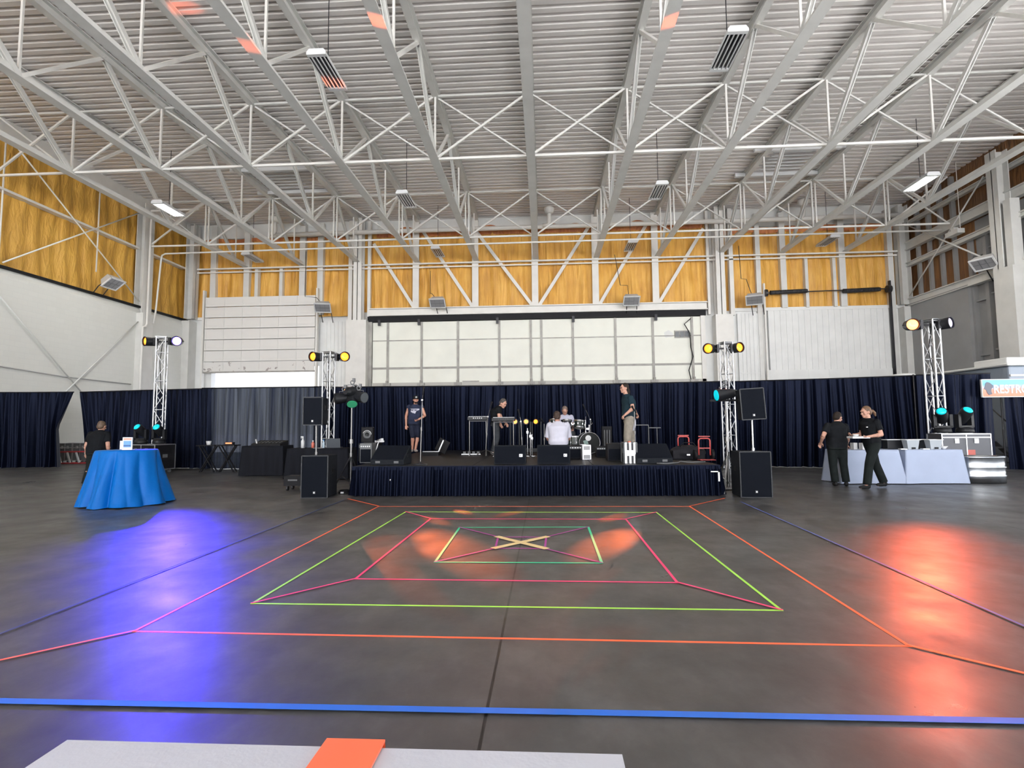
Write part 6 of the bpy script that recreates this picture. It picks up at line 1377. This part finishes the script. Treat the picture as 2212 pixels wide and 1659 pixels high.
p = at_z(744, 1066); t = thing('cable_bundle', 'small heap of black cable with a pale plug beside the singer end tripod', 'cable', (p.x, p.y, 0)); b = MB()
for k in range(4): b.torus((0, 0, .012 + k * .018), .13 - .012 * k, .009, (0, 0, 0), 22, 6)
b.build('coil', M_BLACK, t); b = MB(); b.box((0, -.12, .03), (.06, .03, .03)); b.build('plug', M_LAMPW, t)
for px, lab in ((450, 'folding X-legged stand before the see-through drape, nearer the tower with the blue lamp'.replace('nearer', 'toward')), (492, 'folding X-legged stand before the see-through drape, toward the rear DJ table')):
    y = 16.4; p = at_y(px, 990, y); t = thing('folding_stand', lab, 'stand', (p.x, y, 0), 0, 'X-legged stands'); h = .80
    for s in (-1, 1): b = MB(); b.bar((-.25, s * .05, 0), (.25, s * .05, h), .03, .03); b.bar((.25, s * .08, 0), (-.25, s * .08, h), .03, .03); b.build('cross_leg', M_BLACK, t)
    b = MB(); b.box((0, 0, h + .015), (.6, .35, .03)); b.build('stand_top', M_BLACK, t)
    if px == 492:
        t2 = thing('display_box', 'small box with glowing orange front on the X-legged stand', 'display', (p.x + .05, y, h + .03)); b = MB(); b.box((0, 0, .04), (.26, .12, .08)); b.build('box_body', M_BLK2, t2); b = MB(); b.box((0, -.063, .05), (.2, .006, .04)); b.build('glowing_front', glow('orange_display', (1, .25, .1), 1.2), t2)
    else:
        t2 = thing('white_pot', 'small white pot on the X-legged stand', 'pot', (p.x, y, h + .03)); b = MB(); b.lathe([(.06, 0), (.08, .12), (.07, .12), (.05, .01)], (0, 0, 0), 16); b.build('pot_body', M_LAMPW, t2)
# ================================================================== CATERING SIDE
def white_table(lab, clab, px0, px1, y, d, seed):
    a, c = at_y(px0, 1000, y), at_y(px1, 1000, y); w = c.x - a.x; m = ((a.x + c.x) / 2, y + d / 2, 0)
    t = thing('folding_table', lab, 'table', m); b = MB(); b.box((0, 0, .725), (w - .12, d - .08, .03)); b.build('table_top', M_GREYP, t)
    for sx in (-1, 1):
        for sy in (-1, 1): b = MB(); b.cyl((sx * (w / 2 - .2), sy * (d / 2 - .12), 0), (sx * (w / 2 - .2), sy * (d / 2 - .12), .71), .014, n=8); b.build('leg', M_DARKST, t)
    return m, w, box_cloth('tablecloth', clab, w / 2 - .05, d / 2 - .03, .742, .725, m, M_LINEN_SKY, 0, seed=seed, amp=.022, flare=.035, corner=.05)
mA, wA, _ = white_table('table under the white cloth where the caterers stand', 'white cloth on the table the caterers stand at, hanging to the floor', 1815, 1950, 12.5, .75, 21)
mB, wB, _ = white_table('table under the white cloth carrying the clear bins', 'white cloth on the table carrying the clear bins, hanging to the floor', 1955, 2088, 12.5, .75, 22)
TT = .744
def bin_(lab, px, y):
    p = at_y(px, 960, y); t = thing('clear_bin', lab, 'bin', (p.x, y, TT), 0, 'clear bins on the white table'); gm = mat('frosted_plastic', (.38, .42, .46), .35)
    b = MB(); b.loft([[Vector((sx * w, sy * w * .7, z)) for sx, sy in ((-1, -1), (1, -1), (1, 1), (-1, 1))] for z, w in ((0, .105), (.21, .135))], smooth=False, cap=False); b.box((0, 0, .005), (.2, .14, .01)); b.build('bin_walls', gm, t)
    b = MB(); b.bar((-.15, -.1, .21), (.15, -.1, .21), .02, .015); b.bar((-.15, .1, .21), (.15, .1, .21), .02, .015); b.bar((-.15, -.1, .21), (-.15, .1, .21), .02, .015); b.bar((.15, -.1, .21), (.15, .1, .21), .02, .015); b.build('bin_rim', M_LAMPW, t)
    b = MB(); b.box((0, -.10, .03), (.07, .02, .035)); b.build('dark_tag', M_BLACK, t)
bin_('clear plastic bin on the white table, closer to the caterers', 1967, 12.72); bin_('clear plastic bin on the white table, closer to the road case', 2016, 12.72)
for px, lab in ((1938, 'black insulated food box with pale lid beside the ponytailed person'), (1990, 'black insulated food box with pale lid between the clear bins')):
    p = at_y(px, 960, 12.95); t = thing('food_carrier', lab, 'food box', (p.x, 13.02, TT), 0, 'black food boxes on the white table'); w = .46 if px == 1938 else .30
    b = MB(); b.box((0, 0, .1), (w, .2, .2)); b.build('box_shell', M_BLK2, t, .01); b = MB(); b.box((0, 0, .208), (w + .03, .23, .016)); b.build('lid', M_LAMPW, t)
p = at_y(2038, 968, 12.66); b = MB(); b.lathe([(.03, 0), (.085, .07), (.08, .07), (.03, .008)], (0, 0, 0), 20); o = b.build('food_bowl', M_LAMPW); o.location = (p.x, 12.66, TT); tag(o, 'white bowl on the white table by the road case', 'bowl')
for px, w, lab in ((1864, .11, 'white napkin dispenser on the table beside the leaning caterer'), (1853, .09, 'second, smaller white paper box behind the napkin dispenser')):
    p = at_y(px, 960, 12.66); t = thing('napkin_box', lab, 'box', (p.x, 12.66 if w > .1 else 12.82, TT), R(8)); b = MB(); b.box((0, 0, .075), (w, .12, .15)); b.build('box_shell', M_LAMPW, t, .006); b = MB(); b.box((w * .5 + .01, 0, .07), (.012, .1, .13)); b.build('dark_side', M_BLK2, t)
for px, lab in ((1950, 'stack of small flat white cartons by the clear bin'), (1998, 'flat white carton between the two clear bins')):
    p = at_y(px, 968, 12.62); b = MB(); b.box((p.x, 12.62, TT + .012), (.14, .1, .024)); tag(b.build('carton', M_LAMPW), lab, 'carton')
p = at_z(2141, 1045); t = thing('stock_tank', 'oval galvanized metal tub on the floor at the end of the white table', 'tub', (p.x, p.y + .27, 0), R(0)); prof = [(1.0, 0), (1.0, .14), (1.025, .16), (1.0, .18), (.99, .33), (1.015, .35), (.99, .37), (.985, .54), (1.03, .56), (1.03, .59), (.97, .59), (.95, .5), (.95, .02)]
b = MB(); n = 64
def oval(k, z): return [Vector((k * (.46 if 1 else 0) * math.copysign(abs(math.cos(a)) ** .72, math.cos(a)), k * .30 * math.copysign(abs(math.sin(a)) ** .85, math.sin(a)), z)) for a in [2 * PI * i / n for i in range(n)]]
b.loft([oval(k, z) for k, z in prof]); b.build('tank_wall', M_GALV, t)
for z in (.16, .35): b = MB(); b.loft([oval(1.03, z - .015), oval(1.045, z), oval(1.03, z + .015)], cap=False); b.build('rib', M_GALV, t)
# ================================================================== THROUGH THE DRAPE GAP
p = at_y(152, 1003, 20.4); t = thing('extension_ladder', 'red railed ladder with pale rungs lying on its side beyond the drape gap', 'ladder', (p.x, p.y, 0), R(6)); rd = mat('ladder_red', (.55, .05, .06), .45)
for z in (.03, .47): b = MB(); b.bar((-1.2, 0, z), (1.6, .25, z), .05, .05); b.build('rail', rd, t)
for k in range(8): b = MB(); b.bar((-1.05 + k * .34, .02, .05), (-1.18 + k * .34, .02, .45), .05, .05); b.build('rung', M_LAMPW, t)
for px, lab, dx in ((150, 'grey road case beyond the drape gap, beside the drape edge', 0), (182, 'grey road case beyond the drape gap, behind the ladder', 0)):
    p = at_y(px, 997, 21.0); road_case(lab, (p.x, 21.0, 0), R(3), .56, .5, .80, m=mat('case_mid_grey', (.14, .15, .16), .5), casters=True, split=.62)
